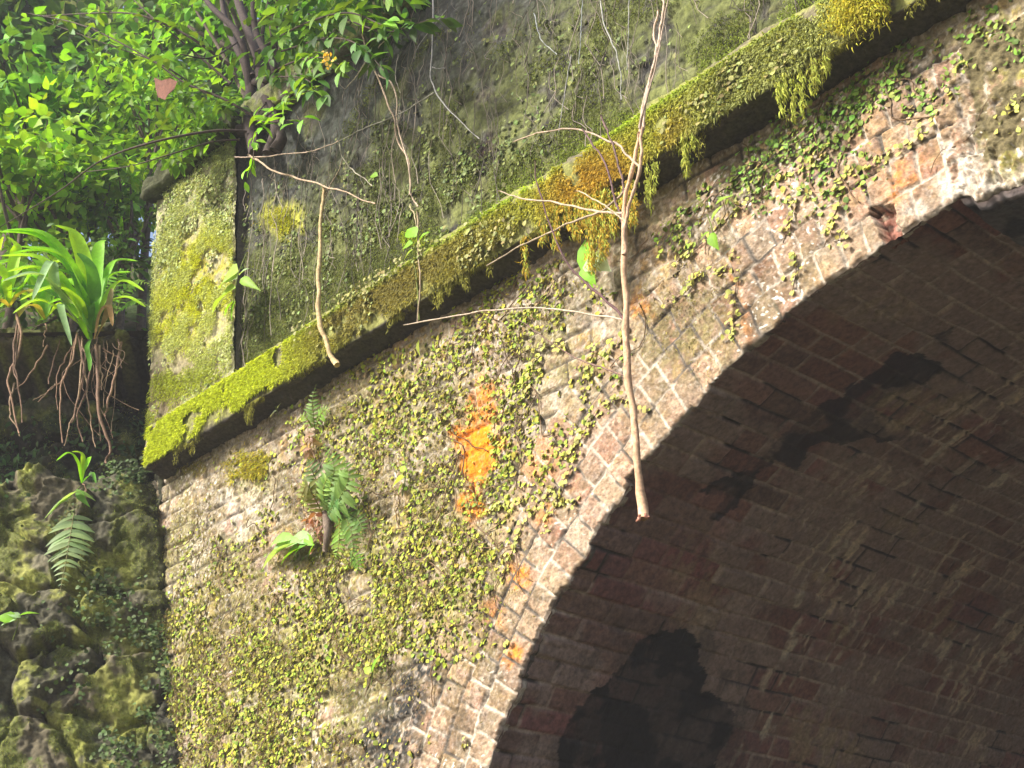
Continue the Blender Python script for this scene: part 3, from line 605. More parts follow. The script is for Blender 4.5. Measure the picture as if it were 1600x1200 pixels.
    d = blobs(px, py, [(600, 470, 130, 50, -31, .6, .5), (720, 400, 80, 36, -31, .6, .4), (1150, 140, 100, 40, -31, .6, .3), (540, 500, 60, 40, -31, .5, .4)]) * ss(.45, .62, fbm(X * 8, Z * 8, 612, 3))
    k = rng.random(n) < d * .6; X, Z = X[k], Z[k]; m = len(X); col = jit((.25, .25, .08), m, .4, .15, rng)
    mb.add(*fig_leaves(X, Z, rng.uniform(.01, .03, m), rng.uniform(.013, .022, m), col, Y=3.08, rng=rng))
    for _ in range(420):
        x0 = rng.uniform(-5.0, -1.5); z0 = rng.uniform(3.3, 4.5); L = rng.uniform(.08, .5); q = np.linspace(0, 1, 7)
        Pt = np.c_[x0 + (fbm(q * 3, q * 0 + rng.integers(999), 616, 2) - .5) * .12, YW - .012 - .02 * rng.random() + q * 0, z0 - L * q]
        V, F = tube(Pt, rng.uniform(.0009, .002), 3); mb.add(V, F, np.array([.19, .16, .13]) * rng.uniform(.4, 1.7))
    o = mb.build("creeping_fig", M_FIG); tag(o, "sparse dusty green creeper leaves on the parapet above the ledge", "creeper", kind="stuff")
creeper()

# ------------------------------------------------------------------ moss (stuff)
def moss_on(mb, Xs, Ys, Zs, N0, cols, length, rng, down=.7, wid=1.0):
    k = len(Xs); base = np.c_[Xs, Ys, Zs]
    D = nrm(np.asarray(N0)[None] * .8 + np.array([0, 0, -down])[None] + rng.normal(0, .45, (k, 3)))
    N = nrm(rng.normal(0, .5, (k, 3)) + np.array([0, -.5, .8]))
    sc = np.c_[length * wid, length, length]
    mb.add(*scatter(BLADE, base, D, N, sc, cols))
def moss():
    rng = np.random.default_rng(8)
    # ledge face and rim
    mb = MB(); n = 260000; X = rng.uniform(-5.56, -1.0, n); t = rng.random(n); Z = 2.80 + t * .25; Y = np.where(Z < 2.99, 3.07, 3.07 + (Z - 2.99) * 1.6)
    px, py = proj(np.c_[X, Y, Z])
    d = blobs(px, py, [(370, 585, 200, 80, -33, .4, 1), (270, 668, 70, 74, -30, .4, 1), (470, 530, 90, 60, -31, .5, .9), (560, 490, 100, 50, -31, .5, .6), (560, 455, 100, 46, -31, .6, .75), (700, 395, 110, 40, -31, .6, .6), (640, 430, 90, 40, -31, .6, .6), (440, 560, 80, 40, -31, .6, .6), (1150, 160, 120, 46, -31, .6, .5), (700, 350, 60, 20, -33, .4, 1), (800, 305, 90, 36, -33, .5, .9), (920, 250, 110, 60, -33, .5, 1), (1000, 200, 120, 60, -33, .5, .95), (1100, 110, 120, 40, -33, .5, .9), (1220, 40, 90, 50, -33, .5, .9), (1090, 170, 60, 50, -31, .5, .6), (1240, 90, 60, 40, -31, .6, .5), (1180, 60, 100, 30, -33, .5, .9)])
    rim = ss(.72, .85, t) * ss(620, 760, px); d = np.maximum(d, rim)
    d = d * ss(.30, .50, fbm(X * 10, Z * 10, 701, 4)); k = rng.random(n) < d * .8 * np.where(px < 640, 1 - .6 * ss(.6, .9, t) * ss(.6, .45, fbm(X * 5, Z * 5, 702, 3)), 1)
    X, Y, Z, px, py, t = X[k], Y[k], Z[k], px[k], py[k], t[k]; m = len(X)
    och = blobs(px, py, [(930, 290, 80, 50, -25, .6, 1), (1060, 215, 30, 40, 0, .6, .6)]); grn = ss(.6, .85, t)
    c = np.tile((.42, .44, .07), (m, 1)); c = mixc(c, (.36, .54, .05), grn); olv = blobs(px, py, [(600, 450, 170, 56, -31, .6, 1), (720, 400, 90, 46, -31, .6, .8)]) * (1 - grn); c = mixc(c, (.24, .20, .07), olv * .8); c = mixc(c, (.50, .33, .05), och * .9)
    c = mixc(c, (.34, .37, .12), ss(1000, 1150, px) * (1 - grn * .6)); c = mixc(c, (.50, .58, .04), ss(520, 400, px)); c = c * (.5 + .8 * rng.random((m, 1)))
    moss_on(mb, X, Y, Z, (0, -1, 0), c, rng.uniform(.009, .024, m), rng, wid=1.3)
    # ragged fringe under the lip, and moss creeping up the parapet
    n = 26000; X = rng.uniform(-5.5, -1.0, n); k = rng.random(n) < ss(.50, .68, fbm(X * 7, X * 0, 703, 4)); X = X[k]; m = len(X); c = np.tile((.30, .30, .06), (m, 1)) * (.4 + .8 * rng.random((m, 1)))
    moss_on(mb, X, 3.078 + rng.uniform(0, .02, m), 2.80 - rng.random(m) ** 2 * .045 * ss(.5, .75, fbm(X * 16, X * 0, 704, 3)) * 2, (0, -.5, 0), c, rng.uniform(.008, .02, m), rng, down=1.0, wid=1.3)
    n = 240000; X = rng.uniform(-5.05, -1.0, n); hgt = rng.random(n) ** 1.5 * 1.1; Z = 3.06 + hgt; px, py = proj(np.c_[X, np.full(n, YW), Z])
    d = ss(.44, .60, fbm(X * 5, Z * 5, 705, 5, .6) + .10 - hgt * .24 + .10 * ss(760, 560, px) * ss(.5, .1, hgt)); k = rng.random(n) < d * .55; X, Z, hgt, px = X[k], Z[k], hgt[k], px[k]; m = len(X)
    c = np.tile((.17, .21, .05), (m, 1)); c = mixc(c, (.27, .36, .045), ss(.2, .0, hgt) * ss(600, 750, px)) * (.35 + .8 * rng.random((m, 1)))
    moss_on(mb, X, np.full(m, YW - .012), Z, (0, -1, 0), c, rng.uniform(.008, .018, m), rng, wid=1.3)
    # hanging beards of moss
    hang = [(905, 300, 370, .9), (925, 300, 420, 1), (870, 320, 390, .6), (945, 300, 400, .9), (985, 285, 350, .8), (1012, 260, 320, .9), (1025, 250, 300, .7), (1072, 200, 268, 1), (1068, 210, 240, .8), (1230, 110, 150, .8), (1220, 120, 178, .8), (1252, 110, 178, .7), (1274, 95, 145, .8), (1240, 120, 190, .6), (960, 300, 360, .7), (888, 310, 350, .7), (915, 300, 350, 1), (935, 290, 360, 1), (975, 290, 330, .7), (820, 370, 430, .4), (850, 350, 380, .5), (1290, 80, 110, .5), (1215, 120, 160, .7), (1080, 200, 230, .7)]
    for hx, y0, y1, w in hang:
        p0 = at(hx, y0, .13); p1 = at(hx + rng.uniform(-5, 5), y1, .125); L = np.linalg.norm(p1 - p0); m = int(L * (2200 if hx < 1000 else 800) * w) + 40
        t = rng.random(m); wd = (.020 if hx < 1000 else .009) * (1 - t * .5) * w
        B = p0 + (p1 - p0) * t[:, None] + np.c_[rng.normal(0, 1, m) * wd, rng.normal(0, .008, m), rng.normal(0, .01, m)]
        c = np.array([.50, .35, .05]) if hx < 1000 else np.array([.36, .38, .07]); c = np.tile(c, (m, 1)); c = mixc(c, (.34, .40, .07), (rng.random(m) < .45) * 1.0) * (.6 + .7 * rng.random((m, 1)))
        moss_on(mb, B[:, 0], B[:, 1], B[:, 2], (0, -.4, 0), c, rng.uniform(.010, .024, m), rng, down=1.3, wid=1.3)
    # cushion near the upper right end
    m = 4500; a = rng.random((m, 2)); cxp = 1352 + np.clip(rng.normal(0, 22, m), -60, 40); cyp = 14 + rng.normal(0, 16, m) - (cxp - 1352) * .35
    B = np.array([at(x, y, .13) for x, y in zip(cxp, cyp)]); B[:, 1] -= rng.random(m) * .05
    moss_on(mb, B[:, 0], B[:, 1], B[:, 2], (0, -1, 0), jit((.42, .40, .05), m, .4, .1, rng), rng.uniform(.010, .026, m), rng)
    o = mb.build("moss", M_MOSS); tag(o, "green and ochre moss coating the ledge and hanging from its rim", "moss", kind="stuff")
    # pilaster
    mb = MB(); n = 150000; U, V = rng.random(n), rng.random(n); q = np.array(PQ)
    X = (q[0, 0] * (1 - U) + q[1, 0] * U) * (1 - V) + (q[3, 0] * (1 - U) + q[2, 0] * U) * V; Z = (q[0, 1] * (1 - U) + q[1, 1] * U) * (1 - V) + (q[3, 1] * (1 - U) + q[2, 1] * U) * V
    px, py = proj(np.c_[X, np.full(n, PY), Z])
    d = blobs(px, py, [(320, 440, 60, 90, 10, .5, 1), (280, 500, 60, 60, 0, .5, .9), (300, 300, 70, 80, 0, .6, .55), (340, 250, 40, 60, 0, .6, .6), (350, 520, 30, 60, 0, .5, .6), (270, 380, 40, 60, 0, .6, .5), (300, 580, 70, 30, -30, .6, .8), (250, 640, 30, 40, 0, .5, .4)]) * ss(.36, .54, fbm(X * 11, Z * 11, 711, 4))
    k = rng.random(n) < d * .6; X, Z, px, py = X[k], Z[k], px[k], py[k]; m = len(X)
    ye = blobs(px, py, [(320, 450, 60, 90, 0, .6, 1), (285, 500, 60, 60, 0, .6, .9)])
    c = np.tile((.48, .54, .24), (m, 1)); c = mixc(c, (.50, .54, .03), ye * (.35 + .65 * ss(.4, .6, fbm(X * 9, Z * 9, 712, 4)))); c = mixc(c, (.34, .40, .04), ss(540, 600, py)) * (.55 + .75 * rng.random((m, 1)))
    moss_on(mb, X, np.full(m, PY - .014), Z, (0, -1, 0), c, rng.uniform(.008, .02, m), rng, wid=1.3)
    o = mb.build("moss", M_MOSS); tag(o, "yellow green moss fur on the tall end pilaster", "moss", kind="stuff")
    # patches below the ledge and on the parapet
    mb = MB()
    for (bx, by, rx, ry, n, col, off) in [(392, 735, 32, 34, 1500, (.36, .33, .03), .01), (443, 342, 28, 26, 1300, (.36, .38, .03), .015), (300, 725, 40, 18, 500, (.27, .24, .05), .01), (640, 372, 20, 16, 300, (.25, .33, .02), .02)]:
        x = bx + rng.normal(0, rx * .75, n * 2); y = by + rng.normal(0, ry * .75, n * 2); kk = fbm(x * .045, y * .045, 741, 4, .6) > .40 + .25 * np.hypot((x - bx) / rx, (y - by) / ry) * .8; x, y = x[kk], y[kk]; n = len(x); B = np.array([at(a, b, off) for a, b in zip(x, y)])
        moss_on(mb, B[:, 0], B[:, 1], B[:, 2], (0, -1, 0), jit(col, n, .4, .1, rng), rng.uniform(.012, .026, n), rng)
    n = 200000; X = rng.uniform(-5.72, -2.2, n); Z = rng.uniform(.95, 2.76, n); px, py = proj(np.c_[X, np.full(n, YW), Z])
    d = blobs(px, py, [(400, 1050, 260, 220, 0, .5, .9), (560, 880, 240, 200, -30, .5, .8), (620, 640, 200, 110, -32, .5, .7), (300, 820, 80, 160, 0, .5, .7), (780, 520, 140, 50, -32, .5, .6), (1080, 500, 90, 90, 20, .6, .5), (720, 960, 60, 120, 20, .5, .6), (1150, 330, 160, 60, -34, .6, .3), (380, 740, 120, 70, -30, .5, .5)]) * ss(.38, .58, fbm(X * 6, Z * 6, 731, 5, .62)); d = np.where(np.hypot(X - AX, Z - AZ) < AR + .02, 0, d)
    for b in [(745, 715, 24, 50, 0, .3), (600, 1120, 60, 60, 0, .3), (370, 800, 40, 50, 0, .5)]: d = d * (1 - .9 * blob(px, py, *b))
    k = rng.random(n) < d * .6; X, Z = X[k], Z[k]; m = len(X); c = np.where(rng.random((m, 1)) < .5, np.array([.27, .24, .06]), np.array([.22, .165, .09])) * (.4 + .9 * rng.random((m, 1)))
    moss_on(mb, X, np.full(m, YW - .012), Z, (0, -1, 0), c, rng.uniform(.006, .014, m), rng, wid=1.5)
    o = mb.build("moss", M_MOSS); tag(o, "thin olive and yellow moss stubble over the brick face left of the arch", "moss", kind="stuff")
    # on the rubble wall
    mb = MB(); n = 110000; A = rng.uniform(0, 1.6, n); Z = rng.uniform(1.3, 3.7, n)
    d = ss(.42, .58, fbm(A * 7, Z * 7, 413, 5, .6)); k = rng.random(n) < d * .8; A, Z = A[k], Z[k]; m = len(A)
    B = WP + np.outer(Z - WP[2], np.array([-.2463, 0, 1])) + np.outer(A, WU)
    # follow the relief of the stones
    du = (fbm(A * 4, Z * 4, 401, 3) - .5) * .5; dv = (fbm(A * 4, Z * 4, 402, 3) - .5) * .5; F1, F2, I = worley(A * 2.5 + du * 1.5, Z * 3.1 + dv * 1.5, 403); tl = worley.tilt; dome = ss(0, .16, F2 - F1)
    cav = ss(2.85, 3.0, Z + (fbm(A * 5, Z * 5, 412) - .5) * .25) * ss(3.66, 3.60, Z + (fbm(A * 7, Z * 0, 418) - .5) * .1)
    F1b, F2b, Ib = worley(A * 5.5 + du * 2, Z * 6.5 + dv * 2, 407); tl = tl * .17 + worley.tilt * .11
    h = (dome - 1) * .05 + (I - .5) * .08 * dome + (Ib - .5) * .035 + tl + (fbm(A * 16, Z * 16, 410, 5, .6) - .5) * .05 + (fbm(A * 4, Z * 4, 417, 2) - .5) * .1 - cav * (.46 + .1 * (1 - ss(0, .25, A)))
    B = B + WN * h[:, None]
    moss_on(mb, B[:, 0], B[:, 1], B[:, 2], WN, jit((.15, .18, .035), m, .55, .15, rng), rng.uniform(.007, .018, m), rng, down=.3)
    o = mb.build("moss", M_MOSS); tag(o, "dark green moss tufts on the rubble stones of the retaining wall", "moss", kind="stuff")
    # small round creeper leaves in the corner
    mb = MB(); n = 9000; A = np.abs(rng.normal(0, .22, n)); Z = rng.uniform(1.3, 2.9, n); d = ss(.5, .62, fbm(A * 8, Z * 8, 721, 3)); k = rng.random(n) < d * .5; A, Z = A[k], Z[k]; m = len(A)
    B = WP + np.outer(Z - WP[2], np.array([-.2463, 0, 1])) + np.outer(A, WU) + WN * rng.uniform(-.04, .05, m)[:, None]
    N = nrm(WN + rng.normal(0, .4, (m, 3)) + np.array([0, 0, .3])); D = nrm(np.cross(N, rng.normal(0, 1, (m, 3))))
    mb.add(*scatter(LEAF_OVAL, B, D, N, rng.uniform(.014, .024, m), jit((.07, .11, .03), m, .5, .12, rng)))
    n = 5000; A = rng.uniform(-.1, 1.4, n); Z = rng.uniform(2.85, 3.62, n); d = ss(.46, .62, fbm(A * 5, Z * 5, 723, 4)); k = rng.random(n) < d * .6; A, Z = A[k], Z[k]; m = len(A)
    B = WP + np.outer(Z - WP[2], np.array([-.2463, 0, 1])) + np.outer(A, WU) - WN * (.40 * ss(2.8, 3.1, Z)[:, None] + rng.uniform(0, .12, m)[:, None])
    N = nrm(WN + rng.normal(0, .5, (m, 3)) + np.array([0, 0, .3])); D = nrm(np.cross(N, rng.normal(0, 1, (m, 3))) + np.array([0, 0, -.5]))
    mb.add(*scatter(LEAF_POINT, B, D, N, rng.uniform(.02, .05, m), jit((.05, .10, .03), m, .5, .15, rng)))
    o = mb.build("creeping_fig", M_FIG); tag(o, "dark little creeper leaves in the corner between rubble wall and bridge", "creeper", kind="stuff")
moss()

# ------------------------------------------------------------------ plants
WOOD = (.40, .27, .17); DARKW = (.055, .040, .035); PALEW = (.34, .28, .20)
def strap_plant(label, base, specs, roots, group, wide=1.75):
    """specs: list of pixel paths with depth offsets; every blade its own leaf"""
    t = thing("strap_leaved_plant", label, "plant", base, group)
    for i, (pts, w, col) in enumerate(specs):
        w = w * wide; P = spline([atw(x, y, o) for x, y, o in pts], 22); s = np.linspace(0, 1, 22)
        W = w * np.minimum(1, .35 + 2.2 * s) * np.sqrt(np.clip(1 - s ** 3.5, 0, 1)) + .0005
        V, F = ribbon(P, W, nrm(np.array([.5, -.45, .75])), .45, .06, i)
        c = np.tile(col, (len(V), 1)) * (0.85 + .3 * np.repeat(fbm(s * 5, s * 0 + i, 800), 3))[:, None]
        MB().add(V, F, c).build("leaf", M_LEAF, t)
    rr = np.random.default_rng(len(roots))
    roots = list(roots) + [([(x, 520 + rr.uniform(0, 30), .11), (x + rr.normal(0, 8), 560, .15), (x + rr.normal(0, 14), 560 + rr.uniform(20, 60), .15), (x + rr.normal(0, 16), 590 + rr.uniform(20, 100), .14)], rr.uniform(.0015, .003)) for x in rr.uniform(90, 190, 9)] if len(roots) > 8 else roots
    for i, (pts, r) in enumerate(roots):
        P = spline([atw(x, y, o) for x, y, o in pts], 26); P = P + (np.stack([fbm(np.arange(26) * .35, np.full(26, i * 3.1 + k), 810, 2) for k in range(3)], 1) - .5) * .02
        V, F = tube(P, np.linspace(r, r * .45, 26), 6); MB().add(V, F, np.array([(.25, .155, .10), (.17, .105, .07), (.30, .21, .13)][i % 3])).build("root", M_BARK, t)
    return t
LG, LY, LD, LP_ = (.24, .55, .015), (.38, .64, .02), (.11, .30, .03), (.28, .44, .20)
big = [([(140, 520, .05), (120, 440, .22), (70, 370, .35), (5, 360, .4)], .022, LG), ([(140, 520, .05), (125, 450, .25), (95, 400, .38), (30, 385, .45)], .022, LG), ([(142, 515, .05), (135, 430, .2), (115, 370, .25), (85, 352, .3)], .024, LY),
       ([(138, 525, .05), (100, 470, .3), (60, 430, .45), (2, 440, .5)], .018, LP_), ([(140, 520, .08), (90, 460, .35), (80, 410, .42), (50, 470, .5)], .015, LP_), ([(145, 520, .05), (150, 440, .15), (155, 390, .15), (165, 375, .15)], .020, LG), ([(140, 530, .06), (130, 470, .2), (110, 430, .28), (70, 420, .35)], .020, LD),
       ([(142, 520, .06), (148, 470, .2), (140, 420, .3), (120, 395, .33)], .020, LD), ([(140, 530, .1), (110, 490, .2), (95, 480, .25), (112, 540, .3)], .012, LP_), ([(142, 530, .1), (136, 545, .15), (140, 565, .18), (140, 580, .2)], .007, LD), ([(145, 520, .05), (165, 470, .12), (190, 440, .15), (225, 455, .2)], .012, LY), ([(145, 520, .05), (160, 450, .1), (180, 410, .1), (215, 408, .12)], .013, LG),
       ([(140, 520, .05), (120, 470, .25), (85, 450, .36), (30, 470, .4)], .016, LY), ([(140, 520, .05), (105, 455, .2), (60, 405, .25), (0, 400, .3)], .02, LY), ([(150, 530, .1), (165, 500, .16), (172, 470, .18), (175, 450, .18)], .010, (.34, .26, .10)), ([(148, 530, .1), (158, 490, .18), (170, 480, .2), (176, 510, .22)], .010, (.42, .25, .09)), ([(138, 530, .1), (122, 500, .24), (100, 470, .3), (75, 475, .34)], .012, LG)]
big += [([(138, 520, .05), (110, 455, .18), (60, 420, .28), (10, 425, .32)], .017, LY), ([(138, 515, .05), (112, 430, .25), (60, 372, .38), (-10, 362, .42)], .02, LG), ([(140, 515, .05), (118, 440, .2), (75, 395, .3), (20, 395, .34)], .018, LG), ([(146, 520, .05), (158, 455, .12), (175, 430, .15), (205, 425, .18)], .012, LG), ([(146, 520, .05), (165, 480, .14), (195, 465, .18), (228, 480, .2)], .011, LY), ([(140, 520, .06), (100, 490, .2), (60, 470, .28), (20, 490, .3)], .013, LY), ([(142, 520, .05), (150, 470, .1), (152, 430, .12), (148, 400, .12)], .016, LG), ([(138, 520, .05), (95, 470, .12), (50, 450, .18), (10, 455, .2)], .016, LD)]
br = [([(120, 520, .12), (112, 560, .16), (95, 620, .17), (98, 690, .16)], .006), ([(122, 525, .12), (130, 580, .16), (118, 640, .18), (112, 660, .17)], .007), ([(128, 530, .12), (125, 600, .18), (112, 660, .17), (100, 695, .15)], .005), ([(118, 530, .1), (100, 590, .14), (75, 610, .15), (60, 630, .14)], .004), ([(150, 540, .12), (152, 600, .17), (155, 650, .18), (172, 695, .16), (163, 725, .14)], .011), ([(155, 540, .12), (158, 590, .16), (160, 610, .17)], .006), ([(190, 535, .1), (182, 580, .15), (168, 630, .16), (165, 650, .15)], .008), ([(183, 530, .1), (188, 560, .14), (190, 575, .14)], .006), ([(135, 540, .12), (134, 600, .15), (140, 650, .15), (148, 700, .14)], .005), ([(112, 540, .1), (92, 580, .12), (88, 640, .12)], .004), ([(126, 540, .12), (140, 570, .15), (132, 620, .16), (120, 650, .16), (130, 690, .15)], .006), ([(88, 600, .1), (70, 615, .12), (50, 625, .12)], .003), ([(160, 545, .1), (185, 560, .12), (200, 570, .1)], .004), ([(75, 600, .08), (85, 560, .1), (95, 530, .1)], .004)]
strap_plant("large clump of arching bright strap leaves with long brown roots dangling off the rubble wall", atw(140, 520, .05), big, br, "strap leaved plants on the retaining wall")
left = [([(15, 480, .1), (5, 430, .2), (-20, 400, .3), (-60, 400, .35)], .018, LG), ([(15, 480, .1), (20, 430, .2), (25, 390, .25), (10, 370, .3)], .018, LY), ([(15, 480, .1), (-5, 450, .2), (-30, 440, .3), (-60, 470, .3)], .018, LD), ([(15, 480, .1), (35, 450, .2), (50, 430, .25), (60, 440, .28)], .014, LG), ([(15, 480, .1), (0, 470, .22), (-15, 465, .25), (-30, 480, .3)], .012, (.4, .32, .04)), ([(15, 480, .12), (30, 462, .2), (45, 455, .24), (55, 465, .24)], .012, (.36, .33, .04)), ([(15, 480, .1), (8, 440, .25), (-5, 415, .3), (-25, 420, .3)], .015, LY)]
lr = [([(25, 490, .12), (32, 530, .14), (20, 570, .14), (15, 600, .14), (22, 640, .13), (30, 675, .13)], .008), ([(28, 495, .12), (20, 560, .14), (30, 610, .14), (35, 660, .13)], .006), ([(22, 600, .12), (15, 630, .13), (18, 650, .13), (30, 680, .12)], .005), ([(75, 540, .14), (50, 580, .15), (25, 610, .14)], .005), ([(30, 500, .12), (24, 560, .14), (28, 600, .14)], .005)]
strap_plant("strap leaved plant at the far left edge of the wall top with two twisted roots", atw(15, 480, .1), left, lr, "strap leaved plants on the retaining wall")
back = [([(70, 500, -.05), (50, 440, .0), (20, 410, .05), (-20, 420, .1)], .02, LG), ([(70, 500, -.05), (75, 440, 0), (90, 410, .05), (115, 420, .1)], .02, LY), ([(70, 500, -.05), (60, 450, 0), (40, 420, .05), (10, 440, .1)], .02, LY), ([(70, 500, -.05), (85, 460, 0), (105, 440, .05), (130, 455, .1)], .018, LG), ([(70, 500, -.05), (50, 470, 0), (30, 460, .05), (0, 480, .1)], .018, LY), ([(70, 500, -.05), (72, 450, 0), (65, 420, .03), (50, 405, .05)], .02, LG), ([(70, 500, -.05), (90, 480, 0), (105, 475, .05), (120, 490, .1)], .016, LY), ([(70, 500, -.05), (55, 480, .05), (40, 480, .1), (25, 500, .12)], .014, (.42, .36, .05))]
strap_plant("small sunlit tuft of strap leaves between the large clump and the far left plant", atw(70, 500, -.05), back, [([(70, 505, .02), (72, 520, .08), (68, 540, .1)], .004)], "strap leaved plants on the retaining wall")
sm = [([(128, 755, .08), (122, 725, .14), (108, 708, .18), (88, 720, .22)], .009, LG), ([(128, 755, .08), (130, 720, .14), (125, 708, .16), (112, 706, .18)], .010, LY), ([(128, 755, .08), (135, 730, .13), (140, 715, .14), (138, 725, .18)], .009, LG), ([(128, 755, .08), (138, 745, .13), (145, 740, .14), (150, 755, .16)], .008, LD)]
strap_plant("little strap leaved seedling low on the dark rubble under the hanging roots", atw(128, 755, .05), sm, [([(128, 755, .06), (135, 770, .07), (132, 790, .05)], .003)], "strap leaved plants on the retaining wall", 1.1)

def frond(path, plen, n, col, side_n, seed, fwd=.35, droop=.2):
    P = spline(path, 40); T = nrm(np.gradient(P, axis=0)); N = np.broadcast_to(nrm(side_n), P.shape); Sd = nrm(np.cross(T, N)); mb = MB()
    rng = np.random.default_rng(seed)
    V, F = tube(P, np.linspace(.003, .001, 40), 5); mb.add(V, F, np.array(col) * np.array([1.1, .75, .8]))
    t = np.linspace(.1, .985, n); ix = (t * 39).astype(int)
    prof = np.minimum(1, .55 + t * 1.6) * np.clip((1 - t) * 1.9, .10, 1)
    for s in (-1, 1):
        D = Sd[ix] * s + T[ix] * fwd + rng.normal(0, .08, (n, 3)); Nn = N[ix] + rng.normal(0, .12, (n, 3))
        L = plen * prof * rng.uniform(.88, 1.08, n)
        sc = np.c_[L * 1.0 + .004, L, L]
        mb.add(*scatter(PINNA, P[ix], D, Nn, sc, jit(col, n, .22, .08, rng)))
    return mb
def fern(label, base, fr, group="ferns growing from the masonry", extra=None):
    t = thing("fern", label, "fern", base, group)
    for i, (path, pl, n, col, sn) in enumerate(fr): frond(path, pl, n, col, sn, 900 + i).build("frond", M_LEAF, t)
    return t
A3 = lambda L: [at(*q) for q in L]
W3 = lambda L: [atw(*q) for q in L]
FG, FB = (.15, .27, .045), (.24, .40, .06)
sn = (.45, -1, -.15)
f1 = fern("sword fern with dark green fronds growing out of the brick face", at(508, 800, .02), [
    (A3([(512, 805, .03), (515, 770, .09), (522, 730, .13), (505, 692, .12)]), .095, 17, FG, sn), (A3([(512, 805, .03), (530, 780, .1), (545, 745, .14), (535, 712, .13)]), .085, 15, FG, sn),
    (A3([(505, 805, .03), (490, 775, .09), (478, 760, .13), (462, 805, .12)]), .07, 13, (.24, .27, .06), sn), (A3([(508, 800, .03), (498, 760, .08), (485, 730, .12), (480, 715, .1)]), .06, 12, (.10, .17, .04), sn),
    (A3([(512, 800, .03), (505, 770, .1), (510, 750, .12), (520, 740, .13)]), .05, 9, FB, sn), (A3([(512, 808, .03), (520, 790, .07), (527, 780, .1), (532, 790, .11)]), .05, 9, (.12, .28, .06), sn)])
V, F = tube(spline(A3([(508, 795, .02), (512, 830, .04), (508, 862, .03)]), 14), [.012, .013, .015, .016, .017, .017, .017, .016, .016, .015, .014, .013, .012, .010], 8); MB().add(V, F, (.16, .12, .09)).build("rootstock", M_BARK, f1)
rng = np.random.default_rng(33)
for cx_, cy_, k, cl in [(480, 690, 40, (.42, .30, .22)), (490, 825, 26, (.34, .17, .11))]:
    B = np.array([at(cx_ + rng.normal(0, 7), cy_ + rng.normal(0, 14), .03 + .03 * rng.random()) for _ in range(k)]); dead = MB()
    V, F = tube(spline(A3([(cx_, cy_ - 26, .04), (cx_ + 3, cy_, .045), (cx_ + 12, cy_ + 26, .03)]), 12), .002, 5); dead.add(V, F, cl)
    dead.add(*scatter(LEAF_POINT, B, rng.normal(0, 1, (k, 3)) + np.array([0, 0, -1]), rng.normal(0, .5, (k, 3)) + np.array([0, -1, .2]), rng.uniform(.025, .05, k), jit(cl, k, .3, .1, rng)))
    dead.build("dead_frond", M_LEAF, f1)
fern("small upright fern just under the ledge above the sword fern", at(490, 665, .01), [(A3([(492, 672, .01), (490, 650, .05), (488, 625, .07), (494, 600, .06)]), .045, 12, FG, sn), (A3([(492, 672, .01), (500, 650, .05), (508, 640, .07), (516, 645, .07)]), .035, 9, FB, sn), (A3([(490, 672, .01), (480, 655, .05), (472, 650, .06), (462, 660, .06)]), .03, 8, FB, sn)])
fern("drooping dark fern clump below right of the sword fern", at(545, 800, .01), [(A3([(535, 800, .02), (545, 820, .06), (552, 850, .07), (548, 885, .05)]), .05, 14, (.13, .24, .04), sn), (A3([(530, 810, .02), (530, 835, .06), (528, 860, .07), (522, 880, .05)]), .045, 12, FB, sn), (A3([(540, 800, .02), (558, 810, .05), (565, 825, .06), (568, 850, .05)]), .04, 10, (.12, .22, .04), sn), (A3([(548, 860, .02), (556, 872, .05), (560, 885, .05), (556, 900, .04)]), .035, 9, (.18, .36, .05), sn)])
wn = tuple(WN + np.array([0, 0, .35]))
fern("pale single fern frond hanging against the rubble wall", atw(112, 800, .05), [(W3([(116, 800, .04), (110, 835, .1), (103, 875, .13), (93, 930, .14)]), .115, 15, (.24, .34, .14), wn), (W3([(112, 800, .04), (122, 815, .06), (120, 830, .07), (115, 840, .07)]), .03, 8, (.16, .33, .05), wn)])
fern("feathery bright fern behind the large strap leaves beside the pilaster", atw(190, 490, 0), [(W3([(180, 490, .0), (195, 455, .06), (215, 440, .1), (238, 445, .12)]), .06, 14, (.22, .42, .04), wn), (W3([(180, 490, .0), (180, 450, .05), (190, 425, .08), (225, 420, .1)]), .07, 14, (.22, .42, .04), wn), (W3([(180, 490, .0), (200, 475, .08), (215, 470, .12), (235, 480, .14)]), .05, 12, (.18, .38, .04), wn), (W3([(180, 490, .0), (170, 455, .04), (168, 430, .05), (180, 405, .05)]), .05, 12, (.18, .38, .04), wn)])

